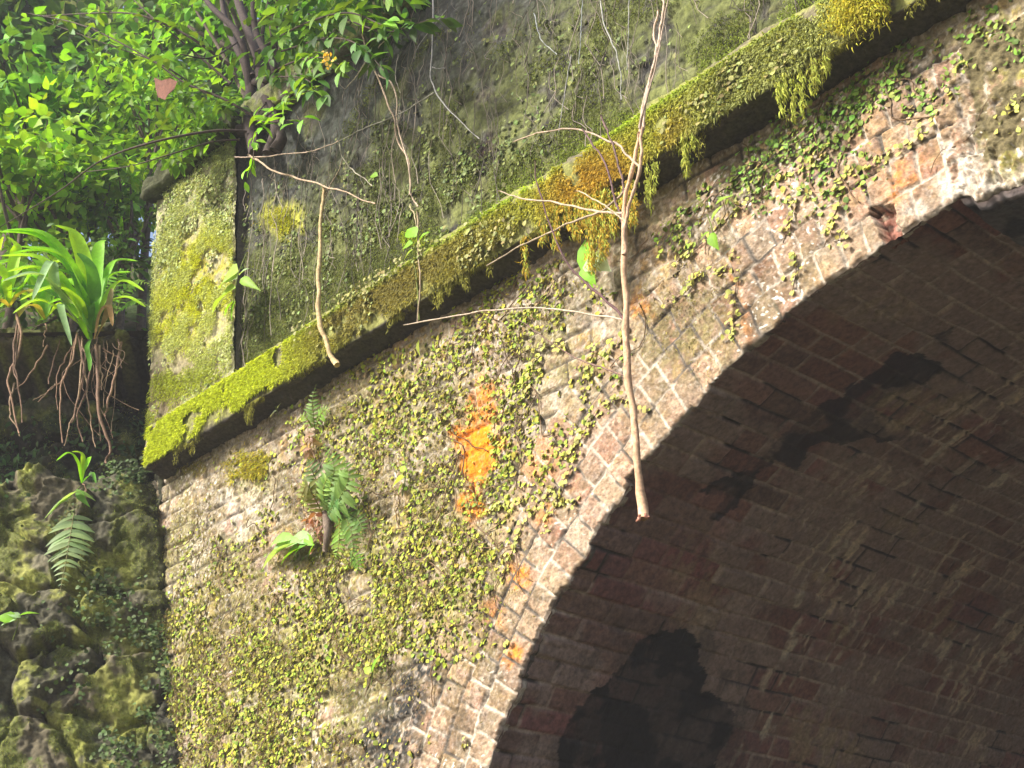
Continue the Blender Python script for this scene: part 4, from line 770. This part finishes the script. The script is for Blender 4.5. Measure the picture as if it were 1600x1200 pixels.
def sprig(name, label, cat, stem, leaves, mat=M_LEAF, r=.0022, stemcol=(.16, .20, .05), tmpl=LEAF_WIDE, group=None, wall=True):
    f = at if wall else atw; P = [f(*q) for q in stem]; t = thing(name, label, cat, P[0], group)
    V, F = tube(spline(P, 16), r, 5); MB().add(V, F, stemcol).build("stem", M_BARK, t)
    for (x, y, o, x2, y2, w, col) in leaves:
        a = f(x, y, o); b = f(x2, y2, o + .01); D = b - a; L = np.linalg.norm(D)
        N = np.array([-.15, -1, .55]) + RNG.normal(0, .15, 3)
        V, F, C = scatter(tmpl, a[None], D[None], N[None], np.array([[L * w, L, L]]), np.array([col])); MB().add(V, F, C).build("leaf", mat, t)
    return t
G1, G2, G3 = (.20, .42, .02), (.13, .32, .03), (.32, .48, .22)
sprig("broad_leaved_weed", "light green low rosette weed left of the fern stump", "plant", [(490, 862, .01), (480, 850, .03), (470, 845, .05)], [(470, 846, .06, 392, 866, .28, G3), (462, 842, .06, 405, 842, .3, (.28, .46, .12)), (480, 852, .06, 425, 868, .35, G1), (488, 845, .05, 440, 832, .4, G3), (480, 850, .07, 450, 864, .5, G2), (485, 848, .06, 455, 834, .5, G3), (490, 852, .06, 468, 830, .5, G1), (492, 850, .06, 478, 866, .6, G1), (470, 846, .07, 430, 852, .4, (.30, .48, .16)), (450, 848, .06, 412, 860, .35, G3)], group="weeds on the masonry")
sprig("vine_sprig", "trailing vine sprig with fresh leaves across the pilaster joint", "vine", [(385, 395, .14), (372, 430, .16), (365, 470, .15), (360, 500, .14)], [(372, 425, .16, 330, 440, .9, (.30, .42, .06)), (370, 435, .16, 345, 428, .8, G3), (368, 450, .16, 318, 475, .6, (.26, .40, .05)), (365, 470, .16, 345, 490, 1, G1), (376, 436, .16, 398, 446, .4, (.24, .40, .04)), (368, 470, .16, 355, 500, .8, G1), (374, 430, .16, 385, 415, .6, G3)], group="young climbing sprigs")
sprig("vine_sprig", "sprig with one vivid hanging leaf and one pale round leaf behind the hanging branch", "vine", [(920, 330, .13), (918, 360, .12), (915, 385, .1)], [(915, 375, .1, 912, 445, .55, (.22, .52, .02)), (918, 405, .1, 948, 415, 1.15, (.45, .56, .35)), (912, 415, .11, 925, 440, .9, (.22, .5, .02))], group="young climbing sprigs")
sprig("vine_sprig", "two tiny yellow green leaves on a stem among the creeper right of the sword fern", "vine", [(630, 700, .02), (634, 740, .03), (628, 775, .03)], [(634, 735, .04, 622, 728, .9, (.30, .44, .02)), (632, 745, .04, 606, 758, .7, (.32, .46, .02)), (630, 755, .04, 618, 772, .6, (.22, .34, .02))], group="young climbing sprigs")
sprig("vine_sprig", "fresh green shoot under the ledge at the upper right of the arch ring", "vine", [(1105, 335, .02), (1112, 355, .04), (1115, 375, .03)], [(1110, 365, .04, 1118, 388, .8, G1), (1108, 362, .04, 1090, 372, .8, G1), (1118, 320, .04, 1140, 300, .5, (.28, .45, .04)), (1112, 345, .04, 1125, 315, .5, (.28, .45, .04))], group="young climbing sprigs")
sprig("vine_sprig", "lone upright leaf pair low on the brick near the dark sooty patch", "vine", [(580, 1070, .02), (582, 1055, .03), (580, 1040, .03)], [(582, 1050, .04, 590, 1018, .4, G1), (580, 1050, .04, 566, 1043, .9, (.3, .45, .03)), (596, 1085, .03, 588, 1100, .8, (.3, .4, .04))], group="young climbing sprigs")
sprig("vine_sprig", "yellow green shoot climbing the ledge rim at the foot of the pale hanging vine", "vine", [(655, 500, .14), (650, 430, .14), (640, 385, .14)], [(645, 380, .15, 625, 385, .9, G1), (650, 370, .15, 632, 352, .9, G1), (655, 375, .15, 668, 358, .7, G1), (645, 390, .15, 628, 402, .8, (.30, .42, .04)), (590, 275, .08, 575, 272, .8, (.22, .42, .03)), (655, 530, .03, 650, 555, .7, (.3, .36, .05))], group="young climbing sprigs")
sprig("weed_seedling", "whitish leaf tuft in the shadow right under the ledge", "plant", [(435, 650, .02), (432, 640, .04), (430, 635, .05)], [(432, 642, .05, 418, 650, .8, (.50, .58, .42)), (434, 638, .05, 437, 628, .9, (.45, .55, .36))], group="weeds on the masonry")
sprig("weed_seedling", "small round leaved seedling sticking out of the rubble at the left edge", "plant", [(20, 1000, .05), (28, 975, .1), (30, 962, .12)], [(30, 962, .12, 60, 952, .6, G1), (28, 965, .12, 0, 972, .9, G3), (26, 968, .12, -10, 960, .9, G1), (32, 965, .12, 10, 955, .8, G3)], wall=False, group="weeds on the masonry")
sprig("weed_seedling", "horizontal pale leaves jutting from the rubble above the pale fern frond", "plant", [(125, 760, .05), (110, 775, .09), (95, 785, .1)], [(120, 768, .1, 70, 795, .35, G3), (115, 775, .1, 62, 800, .25, (.2, .34, .08)), (120, 765, .09, 135, 790, .5, G2), (115, 768, .1, 150, 775, .4, (.2, .33, .06))], wall=False, group="weeds on the masonry")

# ------------------------------------------------------------------ hanging branches, vines and twigs
def woody(name, label, cat, stems, group=None, wall=True, mat=M_BARK):
    """stems: (part name, pixel path with offsets, start radius, end radius, colour)"""
    f = at if wall else atw; t = thing(name, label, cat, f(*stems[0][1][0]), group)
    for i, (pn, pts, r0, r1, col) in enumerate(stems):
        P = spline([f(*q) for q in pts], 40); w = np.stack([fbm(np.arange(40) * .3, np.full(40, i * 5.3 + k * 2.1), 850 + k, 3) for k in range(3)], 1) - .5
        P = P + w * min(.02, r0 * 3); V, F = tube(P, np.linspace(r0, r1, 40) * (1 + .6 * (fbm(np.arange(40) * 1.3, np.full(40, i), 860, 2) - .5)), 8)
        c = np.tile(col, (len(V), 1)) * (.75 + .5 * np.resize(np.repeat(fbm(np.arange(40) * .8, np.full(40, i), 861, 3), 8), len(V)))[:, None]
        MB().add(V, F, c).build(pn, mat, t)
    return t
woody("hanging_branch", "long pale dead branch dangling in front of the arch with forked twigs", "branch", [
    ("main_stem", [(1000, 210, .35), (985, 280, .36), (975, 330, .36), (976, 420, .37), (979, 520, .38), (985, 610, .38), (995, 700, .38), (1004, 808, .38)], .0060, .0130, (.52, .335, .205)),
    ("main_stem", [(1004, 195, .35), (1000, 260, .36), (985, 310, .37), (978, 350, .365), (977, 400, .37)], .0055, .006, (.44, .30, .20)),
    ("upper_stem", [(1028, -10, .33), (1037, 10, .33), (1030, 60, .33), (1024, 95, .34), (1005, 165, .35), (1000, 215, .35)], .0035, .006, (.50, .38, .29)),
    ("upper_stem", [(1030, 15, .33), (1022, 50, .33), (1025, 85, .34), (1012, 140, .35), (1005, 200, .35)], .003, .0045, (.50, .38, .29)),
    ("twig", [(1045, -10, .33), (1035, 50, .34), (1025, 100, .35), (998, 200, .36)], .002, .003, (.36, .28, .22)),
    ("twig", [(975, 335, .36), (930, 330, .34), (880, 318, .32), (820, 310, .3), (780, 298, .3)], .0045, .002, (.40, .31, .22)),
    ("twig", [(985, 290, .36), (940, 330, .34), (890, 350, .32), (840, 372, .28), (800, 392, .26), (760, 415, .22)], .004, .002, (.34, .27, .19)),
    ("twig", [(1000, 262, .36), (975, 235, .35), (955, 222, .34), (905, 203, .3), (850, 206, .28), (800, 222, .26)], .004, .002, (.36, .27, .2)),
    ("twig", [(978, 500, .38), (950, 495, .34), (900, 488, .3), (840, 482, .26), (760, 486, .2), (700, 495, .17), (630, 508, .15)], .0032, .0025, (.40, .32, .24)),
    ("twig", [(977, 505, .38), (950, 470, .36), (910, 440, .34), (880, 400, .33), (858, 350, .32), (838, 285, .3), (835, 250, .3)], .0048, .002, (.10, .055, .055)),
    ("twig", [(980, 588, .38), (940, 575, .35), (890, 555, .3), (840, 520, .26), (810, 498, .24)], .0026, .0015, (.16, .10, .08)),
    ("twig", [(976, 355, .36), (960, 310, .36), (948, 260, .36), (910, 200, .35)], .004, .003, (.13, .08, .08)),
    ("twig", [(976, 300, .36), (962, 240, .35), (940, 180, .34)], .004, .003, (.14, .09, .08)),
    ("twig", [(975, 345, .37), (940, 318, .36), (900, 298, .34)], .003, .0018, (.42, .33, .22)),
    ("stub", [(1003, 800, .38), (1000, 810, .385), (996, 812, .39)], .006, .003, (.42, .20, .14)), ("stub", [(1004, 800, .38), (1008, 806, .38), (1014, 808, .38)], .006, .003, (.42, .20, .14))])
woody("hanging_vine", "thick pale vine stump ending at the dark line under the ledge", "vine", [
    ("main_stem", [(507, 295, .1), (503, 330, .12), (500, 380, .14), (498, 430, .17), (498, 480, .2), (505, 520, .21), (514, 548, .21), (525, 569, .21)], .007, .011, (.42, .31, .16)),
    ("twig", [(505, 320, .1), (515, 290, .08), (530, 265, .06), (540, 240, .05)], .004, .002, (.30, .23, .15))], "vines hanging over the parapet")
woody("hanging_vine", "forked pale vine hanging down the middle of the parapet", "vine", [
    ("main_stem", [(566, 55, .08), (575, 85, .09), (590, 120, .1), (603, 155, .1), (615, 185, .09), (622, 220, .08), (638, 250, .08), (642, 300, .09), (652, 322, .1)], .004, .003, (.40, .30, .22)),
    ("main_stem", [(590, 118, .1), (610, 128, .1), (620, 155, .1), (619, 185, .1), (630, 230, .09), (640, 262, .1), (641, 305, .1)], .0035, .003, (.40, .31, .23)),
    ("twig", [(575, 90, .09), (560, 115, .09), (540, 138, .08)], .003, .0015, (.38, .33, .24)), ("twig", [(575, 95, .1), (605, 60, .1), (640, 40, .1)], .003, .0015, (.38, .34, .24)),
    ("twig", [(622, 85, .08), (618, 120, .08), (625, 145, .08)], .002, .0015, (.33, .3, .24)), ("twig", [(620, 200, .08), (612, 240, .08), (618, 285, .08)], .002, .0015, (.33, .27, .2)),
    ("twig", [(652, 330, .13), (655, 400, .14), (657, 450, .15), (652, 505, .15)], .0032, .0025, (.36, .28, .18)), ("twig", [(640, 320, .1), (650, 345, .13), (658, 400, .14)], .0025, .002, (.36, .3, .18)), ("twig", [(678, 145, .06), (620, 180, .07), (560, 205, .06), (520, 225, .06)], .0028, .0018, (.25, .24, .2))], "vines hanging over the parapet")
woody("hanging_vine", "thin grey vine trailing from the top of the picture down the parapet", "vine", [
    ("main_stem", [(676, -20, .08), (677, 30, .08), (675, 80, .07), (673, 120, .06), (682, 145, .06), (705, 175, .05), (728, 198, .05), (748, 216, .05)], .0035, .0018, (.34, .33, .32)), ("twig", [(675, 105, .07), (685, 107, .07), (696, 106, .07)], .0022, .0014, (.34, .33, .32)),
    ("twig", [(698, 15, .08), (670, 50, .08), (652, 75, .07), (648, 92, .06)], .002, .0014, (.3, .29, .28))], "vines hanging over the parapet")
woody("hanging_vine", "two faint parallel vines on the shaded upper parapet left of the dead branch", "vine", [
    ("main_stem", [(938, 0, .08), (945, 40, .08), (962, 80, .08), (970, 115, .08), (970, 155, .09)], .003, .002, (.30, .30, .27)), ("main_stem", [(983, 0, .08), (982, 40, .08), (981, 75, .08), (980, 110, .08)], .0022, .0015, (.27, .27, .25)),
    ("twig", [(893, 85, .06), (885, 130, .06), (873, 205, .06)], .0022, .0015, (.26, .25, .25)), ("twig", [(835, 20, .06), (845, 60, .06), (870, 85, .05)], .0022, .0015, (.28, .3, .3)), ("twig", [(910, 0, .06), (908, 50, .06), (904, 100, .06)], .0022, .0015, (.26, .28, .28))], "vines hanging over the parapet")
woody("dead_twig", "pale bent twig lying across the parapet from the pilaster joint", "twig", [("main_stem", [(388, 243, .2), (405, 252, .18), (430, 268, .16), (470, 280, .13), (510, 292, .11), (535, 298, .1), (560, 310, .09), (585, 317, .08)], .005, .0025, (.46, .34, .24)), ("twig", [(365, 246, .2), (405, 245, .16), (450, 240, .12), (490, 236, .1), (530, 220, .08)], .0035, .002, (.42, .32, .25))], "dead twigs on the parapet")
woody("dead_twig", "short curved twig hanging on the parapet beside the top of the vine stump", "twig", [("main_stem", [(530, 222, .07), (535, 245, .07), (550, 265, .06), (568, 278, .06), (581, 290, .06)], .0028, .0018, (.38, .35, .27)), ("twig", [(410, 280, .05), (412, 310, .05), (405, 345, .04)], .003, .002, (.28, .24, .2)), ("twig", [(428, 245, .06), (432, 300, .05), (442, 325, .05)], .002, .0015, (.28, .24, .2))], "dead twigs on the parapet")

# ------------------------------------------------------------------ shrub rooted on the pilaster cap
def leaf_cloud(mb, cen, rad, n, size, col, rng, tmpl=LEAF_POINT, clumps=40, droop=.5, spread=.16):
    cen = np.asarray(cen, float); rad = np.asarray(rad, float)
    c = rng.normal(0, 1, (clumps, 3)); c = nrm(c) * (rng.random((clumps, 1)) ** .45); C = cen + c * rad
    br = rng.uniform(.35, 1.35, clumps); size = size * .85; n = int(n * 1.2); pick = rng.integers(0, clumps, n)
    B = C[pick] + rng.normal(0, 1, (n, 3)) * rad * spread
    D = nrm((B - C[pick]) * 2 + rng.normal(0, .6, (n, 3)) * rad.mean() * .3 + np.array([0, 0, -droop]) * rad.mean() * .4)
    N = nrm(rng.normal(0, .55, (n, 3)) + np.array([-.15, -.35, 1.0]))
    cc = jit(col, n, .3, .14, rng) * br[pick][:, None]
    mb.add(*scatter(tmpl, B, D, N, rng.uniform(.65, 1.25, n) * size, np.clip(cc, .004, .8)))
    return C
shrub = thing("self_seeded_tree", "dark stemmed young tree rooted on the pilaster cap with drooping bright leaves", "tree", at(385, 180, .05))
tr = MB()
for pts, r0, r1 in [([(400, 240, .14), (390, 190, .08), (392, 140, .0), (405, 100, -.05), (385, 40, -.1), (365, -20, -.1)], .034, .024), ([(392, 150, .0), (375, 60, .05), (330, 10, .1), (300, -30, .1)], .022, .012), ([(398, 130, 0), (430, 110, .1), (400, 50, .1), (395, -20, .1)], .022, .014), ([(420, 240, .14), (432, 200, .12), (415, 150, .05), (405, 110, 0)], .03, .025), ([(430, 235, .14), (440, 215, .13), (430, 195, .12)], .03, .02), ([(372, 205, .1), (385, 200, .08), (395, 180, .06)], .03, .03), ([(395, 120, 0), (372, 80, .0), (352, 30, -.1), (345, -20, -.1)], .02, .015), ([(430, 110, .1), (410, 60, .05), (425, -20, 0)], .012, .008)]:
    P = spline(A3(pts), 40); V, F = tube(P, np.linspace(r0, r1, 40), 8); tr.add(V, F, DARKW)
tr.build("trunk", M_BARK, shrub)
rng = np.random.default_rng(44)
def bough(pts, r0, leaves, lsz, col, up=True):
    mb = MB(); P = spline(A3(pts), 40); V, F = tube(P, np.linspace(r0, r0 * .35, 40), 6); mb.add(V, F, (.07, .05, .04)); mb.build("branch", M_BARK, shrub)
    if leaves:
        lb = MB(); ix = rng.integers(6, 40, leaves); T = nrm(np.gradient(P, axis=0))[ix]; s = np.where(rng.random(leaves) < .5, -1, 1)[:, None]
        N = nrm(rng.normal(0, .3, (leaves, 3)) + np.array([-.1, -.5, 1])); D = np.cross(T, N) * s + T * .6 + rng.normal(0, .3, (leaves, 3)) + np.array([0, 0, -.25])
        lb.add(*scatter(LEAF_POINT, P[ix] + rng.normal(0, .012, (leaves, 3)), D, N, rng.uniform(.7, 1.2, leaves) * lsz * .85, jit(col, leaves, .5, .16, rng))); lb.build("foliage", M_LEAF, shrub)
LB, LM = (.17, .33, .035), (.085, .19, .035)
for pts, r, n, ls, c in [
    ([(385, 205, .15), (330, 205, .3), (240, 222, .5), (160, 250, .6), (90, 300, .65), (0, 355, .7)], .0075, 0, .1, LB), ([(375, 218, .15), (330, 222, .25), (270, 240, .4), (200, 260, .5), (120, 270, .5)], .005, 10, .06, LB),
    ([(410, 190, .1), (350, 155, .2), (290, 130, .3), (230, 90, .4), (130, 40, .5), (40, 20, .5)], .007, 24, .09, LB), ([(370, 110, .0), (300, 60, .2), (250, 35, .3), (190, 20, .4), (60, 25, .5)], .009, 30, .09, LB), ([(360, 130, .05), (290, 70, .2), (230, 20, .3), (190, -20, .3)], .007, 20, .09, LM), ([(320, 145, .1), (250, 100, .3), (170, 70, .4), (60, 30, .5)], .005, 20, .09, LM),
    ([(405, 190, .1), (430, 170, .25), (455, 150, .35), (490, 140, .4)], .006, 26, .10, LB), ([(400, 130, 0), (450, 100, .2), (500, 90, .35), (540, 105, .4)], .006, 34, .11, LB), ([(400, 80, 0), (470, 40, .2), (540, 20, .35), (600, 40, .4)], .007, 44, .12, LB), ([(390, 40, 0), (470, 0, .2), (560, -20, .3), (650, 0, .35)], .007, 44, .12, LB), ([(540, 30, .3), (600, 50, .35), (640, 40, .35), (690, 25, .3)], .004, 30, .09, LM),
    ([(415, 160, .1), (400, 185, .3), (420, 190, .35), (480, 185, .35)], .004, 22, .085, (.2, .42, .03)), ([(405, 200, .1), (400, 215, .25), (395, 250, .28), (390, 280, .26)], .004, 14, .075, (.22, .44, .03)), ([(400, 120, .0), (445, 120, .2), (480, 125, .35), (510, 160, .35)], .005, 26, .11, LM), ([(440, 80, .1), (510, 60, .3), (560, 70, .4), (600, 110, .4)], .005, 30, .1, LM), ([(380, 60, 0), (330, 90, .3), (280, 85, .45), (250, 90, .5)], .005, 12, .11, LB)]:
    bough(pts, r, n, ls, c)
mb = MB(); leaf_cloud(mb, at(520, 60, .0), (.42, .3, .28), 420, .085, LM, rng, clumps=36); leaf_cloud(mb, at(600, 20, .05), (.3, .2, .22), 240, .085, LM, rng, clumps=26); leaf_cloud(mb, at(470, 30, -.1), (.35, .3, .3), 260, .09, LB, rng, clumps=26)
leaf_cloud(mb, at(315, 180, .22), (.34, .14, .14), 190, .075, LB, rng, clumps=18); leaf_cloud(mb, at(270, 235, .25), (.2, .12, .12), 90, .07, LB, rng, clumps=12)
mb.build("foliage", M_LEAF, shrub)
fl = MB(); k = 26; B = np.array([at(511 + rng.normal(0, 6), 94 + rng.normal(0, 8), .42 + .02 * rng.random()) for _ in range(k)]); fl.add(*scatter(LEAF_OVAL, B, rng.normal(0, 1, (k, 3)), rng.normal(0, .6, (k, 3)) + np.array([0, -1, .4]), rng.uniform(.012, .022, k), jit((.62, .42, .06), k, .2, .08, rng))); fl.build("flower_cluster", M_LEAF, shrub)
# dead brown leaf caught on the twigs
P = np.array([[at(241, 121, .45), at(243, 138, .46), at(247, 152, .45)], [at(252, 126, .456), at(256, 139, .465), at(258, 156, .47)], [at(265, 122, .462), at(265, 138, .468), at(262, 148, .48)], [at(277, 127, .46), at(273, 138, .46), at(266, 146, .46)]])
o = MB().add(P.reshape(-1, 3), grid_faces(4, 3), (.15, .062, .04)).build("dead_leaf", M_BARK); tag(o, "single curled brown dead leaf caught in the twigs near the pilaster cap", "leaf")

# ------------------------------------------------------------------ bushes and trees on the hillside
def hill_z(x, y):
    q = np.array([x, y, 0]) - np.array([WP[0] - .2463 * (TOPZ - WP[2]), WP[1], 0]); a = q @ WU; b = -(q @ WH)
    return float(min(TOPZ - .05 + hill_rise(b), 16))
def bush(name, label, cat, px, py, dist, rad, n, size, col, group, clumps=40, tmpl=LEAF_POINT, seed=0, trunk_r=.03, mat=M_FAR):
    rng = np.random.default_rng(1000 + seed); c = atd(px, py, dist); zb = hill_z(c[0], c[1]) - .1
    if zb > c[2] - .2: zb = c[2] - .5
    t = thing(name, label, cat, (c[0], c[1], zb), group)
    mb = MB(); C = leaf_cloud(mb, c, rad, n, size, col, rng, tmpl, clumps)
    tb = MB(); b0 = np.array([c[0], c[1], zb]); top = c + np.array([0, 0, -.1 * rad[2]])
    P = spline([b0, b0 * .5 + top * .5 + rng.normal(0, .1, 3) * rad[0] * .5, top], 20); V, F = tube(P, np.linspace(trunk_r, trunk_r * .55, 20), 8); tb.add(V, F, (.10, .075, .055))
    for q in C[:12]:
        s = P[rng.integers(8, 19)]; V, F = tube(spline([s, s * .5 + q * .5 + rng.normal(0, .05, 3), q], 12), np.linspace(trunk_r * .45, trunk_r * .12, 12), 6); tb.add(V, F, (.10, .075, .055))
    tb.build("trunk", M_BARK, t); mb.build("crown", mat, t)
    return t
bg = "bushes on the bank above the retaining wall"; tg = "trees on the hillside"
bush("leafy_bush", "sunlit yellow green bush above the far left of the retaining wall", "bush", 40, 270, 9.2, (.6, .5, .34), 700, .10, (.27, .50, .03), bg, 46, LEAF_WIDE, 1, mat=M_LEAF)
bush("leafy_bush", "yellow green sprays just behind the large strap leaved plant", "bush", 125, 310, 9.2, (.55, .5, .32), 650, .09, (.30, .54, .03), bg, 44, LEAF_WIDE, 2, mat=M_LEAF)
bush("leafy_bush", "dark small leaved bush close to the left side of the pilaster", "bush", 205, 330, 9.0, (.35, .4, .5), 600, .07, (.12, .25, .03), bg, 44, LEAF_POINT, 3, mat=M_LEAF)
bush("leafy_bush", "mid green bush touching the pilaster cap from behind", "bush", 250, 190, 9.6, (.6, .6, .45), 900, .09, (.19, .38, .03), bg, 46, LEAF_POINT, 4, mat=M_LEAF)
bush("leafy_bush", "low shaded bush over the middle of the retaining wall top", "bush", 110, 440, 8.7, (.75, .4, .26), 1100, .075, (.13, .26, .03), bg, 40, LEAF_POINT, 5, mat=M_LEAF)
bush("leafy_bush", "broad leaved bush at the upper left behind the sunlit sprays", "bush", 60, 180, 10.6, (.9, .7, .5), 1000, .13, (.18, .40, .04), bg, 50, LEAF_WIDE, 6, mat=M_LEAF)
bush("leafy_bush", "blue green bush between the broad leaved bush and the pilaster cap", "bush", 170, 200, 11.0, (.8, .7, .5), 900, .10, (.09, .24, .06), bg, 50, LEAF_WIDE, 7)
bush("hillside_tree", "pale hazy tree far up the hill seen through the gap in the leaves", "tree", 150, 30, 24, (3.4, 2.2, 2.0), 5200, .24, (.26, .34, .10), tg, 110, LEAF_WIDE, 14, .16)  # leaves coloured paler, distance haze put into their tone
bush("hillside_tree", "dark tree in the top left corner", "tree", -20, 30, 14, (.85, 1.1, .8), 1300, .16, (.09, .19, .035), tg, 50, LEAF_WIDE, 8, .09)
bush("hillside_tree", "mid green tree to the right of the bright gap in the leaves", "tree", 340, 40, 12.5, (.65, .9, .85), 1200, .13, (.13, .30, .03), tg, 50, LEAF_WIDE, 9, .07)
bush("hillside_tree", "bright leaved tree above the pilaster behind the young tree", "tree", 430, 0, 11.5, (1.0, .9, .8), 1500, .12, (.15, .34, .03), tg, 56, LEAF_POINT, 10, .07)
bush("hillside_tree", "leafy tree peeping over the parapet left of the trailing grey vine", "tree", 560, -40, 11, (.9, .9, .7), 1300, .12, (.13, .30, .03), tg, 56, LEAF_POINT, 11, .07)
bush("hillside_tree", "large shaded tree filling the left side behind the bushes", "tree", 40, 150, 15, (1.3, 1.5, .7), 1800, .18, (.08, .18, .04), tg, 70, LEAF_WIDE, 12, .14)
bush("hillside_tree", "distant dull green tree below the bright gap", "tree", 230, 190, 16, (1.8, 1.8, .55), 1800, .18, (.10, .19, .05), tg, 70, LEAF_WIDE, 13, .14)

over = thing("unseen_shade_tree", "unseen leaning tree added so that its long bough shades the upper parapet", "tree", (-11.0, -4.0, hill_z(-11.0, -4.0) - .2), tg)  # out-of-view tree, added so its bough shades the upper parapet
rng = np.random.default_rng(77); tb = MB(); b0 = np.array([-11.0, -4.0, hill_z(-11.0, -4.0) - .2])
P = spline([b0, b0 + [.2, 0, 2.2], np.array([-9.8, -3.5, 9.0]), np.array([-7.2, -1.9, 8.8]), np.array([-4.4, -.3, 7.3])], 40); V, F = tube(P, np.linspace(.16, .04, 40), 8); tb.add(V, F, (.10, .075, .055))
cb = MB()
for cen, rad, n in [((-4.75, -.25, 7.1), (1.15, .55, .40), 900), ((-6.9, -1.7, 8.9), (.6, .5, .3), 220), ((-10.2, -3.8, 9.4), (1.2, 1.1, .8), 900)]:
    C = leaf_cloud(cb, cen, rad, n, .11, (.12, .28, .03), rng, LEAF_WIDE, 34)
    for q in C[:14]:
        s0 = P[np.argmin(np.linalg.norm(P - q, axis=1))]; V, F = tube(spline([s0, s0 * .5 + q * .5 + rng.normal(0, .06, 3), q], 10), np.linspace(.018, .005, 10), 5); tb.add(V, F, (.10, .075, .055))
tb.build("trunk", M_BARK, over); cb.build("crown", M_FAR, over)
# ------------------------------------------------------------------ light, sky, camera
SUN = nrm(np.array([-.32, -.75, .62]))
from mathutils import Vector, Matrix
sd = bpy.data.lights.new("sun", 'SUN'); sd.energy = 4.3; sd.angle = math.radians(6); sd.color = (1, .95, .86)
so = bpy.data.objects.new("sun", sd); COL.objects.link(so); so.rotation_euler = Vector(SUN).to_track_quat('Z', 'Y').to_euler(); so.location = (-4, -8, 9)
w = bpy.data.worlds.new("World"); S.world = w; w.use_nodes = True; nt = w.node_tree
sky = nt.nodes.new("ShaderNodeTexSky"); sky.sky_type = 'NISHITA'; sky.sun_disc = False; sky.dust_density = 4
sky.sun_elevation = math.asin(SUN[2]); sky.sun_rotation = math.atan2(SUN[0], SUN[1])
nt.links.new(sky.outputs[0], nt.nodes["Background"].inputs[0]); nt.nodes["Background"].inputs[1].default_value = .15
hz = box("haze", -62, 62, -62, 62, GROUND - 1.2, 19, (1, 1, 1), bpy.data.materials.new("haze_air"), None); tag(hz, "thin pale mist hanging in the damp air", kind="stuff")
hm = hz.data.materials[0]; hm.use_nodes = True; hn = hm.node_tree; hn.nodes.clear(); ho = hn.nodes.new("ShaderNodeOutputMaterial"); pv = hn.nodes.new("ShaderNodeVolumePrincipled")
pv.inputs["Color"].default_value = (.95, .95, 1, 1); pv.inputs["Density"].default_value = .0034; pv.inputs["Anisotropy"].default_value = .0; hn.links.new(pv.outputs[0], ho.inputs["Volume"])
cam = bpy.data.cameras.new("camera"); cam.sensor_width = 36; cam.lens = FPX / 1600 * 36; cam.clip_start = .05; cam.clip_end = 2000
co = bpy.data.objects.new("camera", cam); COL.objects.link(co)
co.matrix_world = Matrix([list(R[0]) + [0], list(R[1]) + [0], list(R[2]) + [0], [0, 0, 0, 1]])
S.camera = co
S.view_settings.view_transform = 'Standard'; S.view_settings.look = 'None'; S.view_settings.exposure = 1.05; S.view_settings.gamma = 1
S.cycles.max_bounces = 8; S.cycles.use_denoising = True
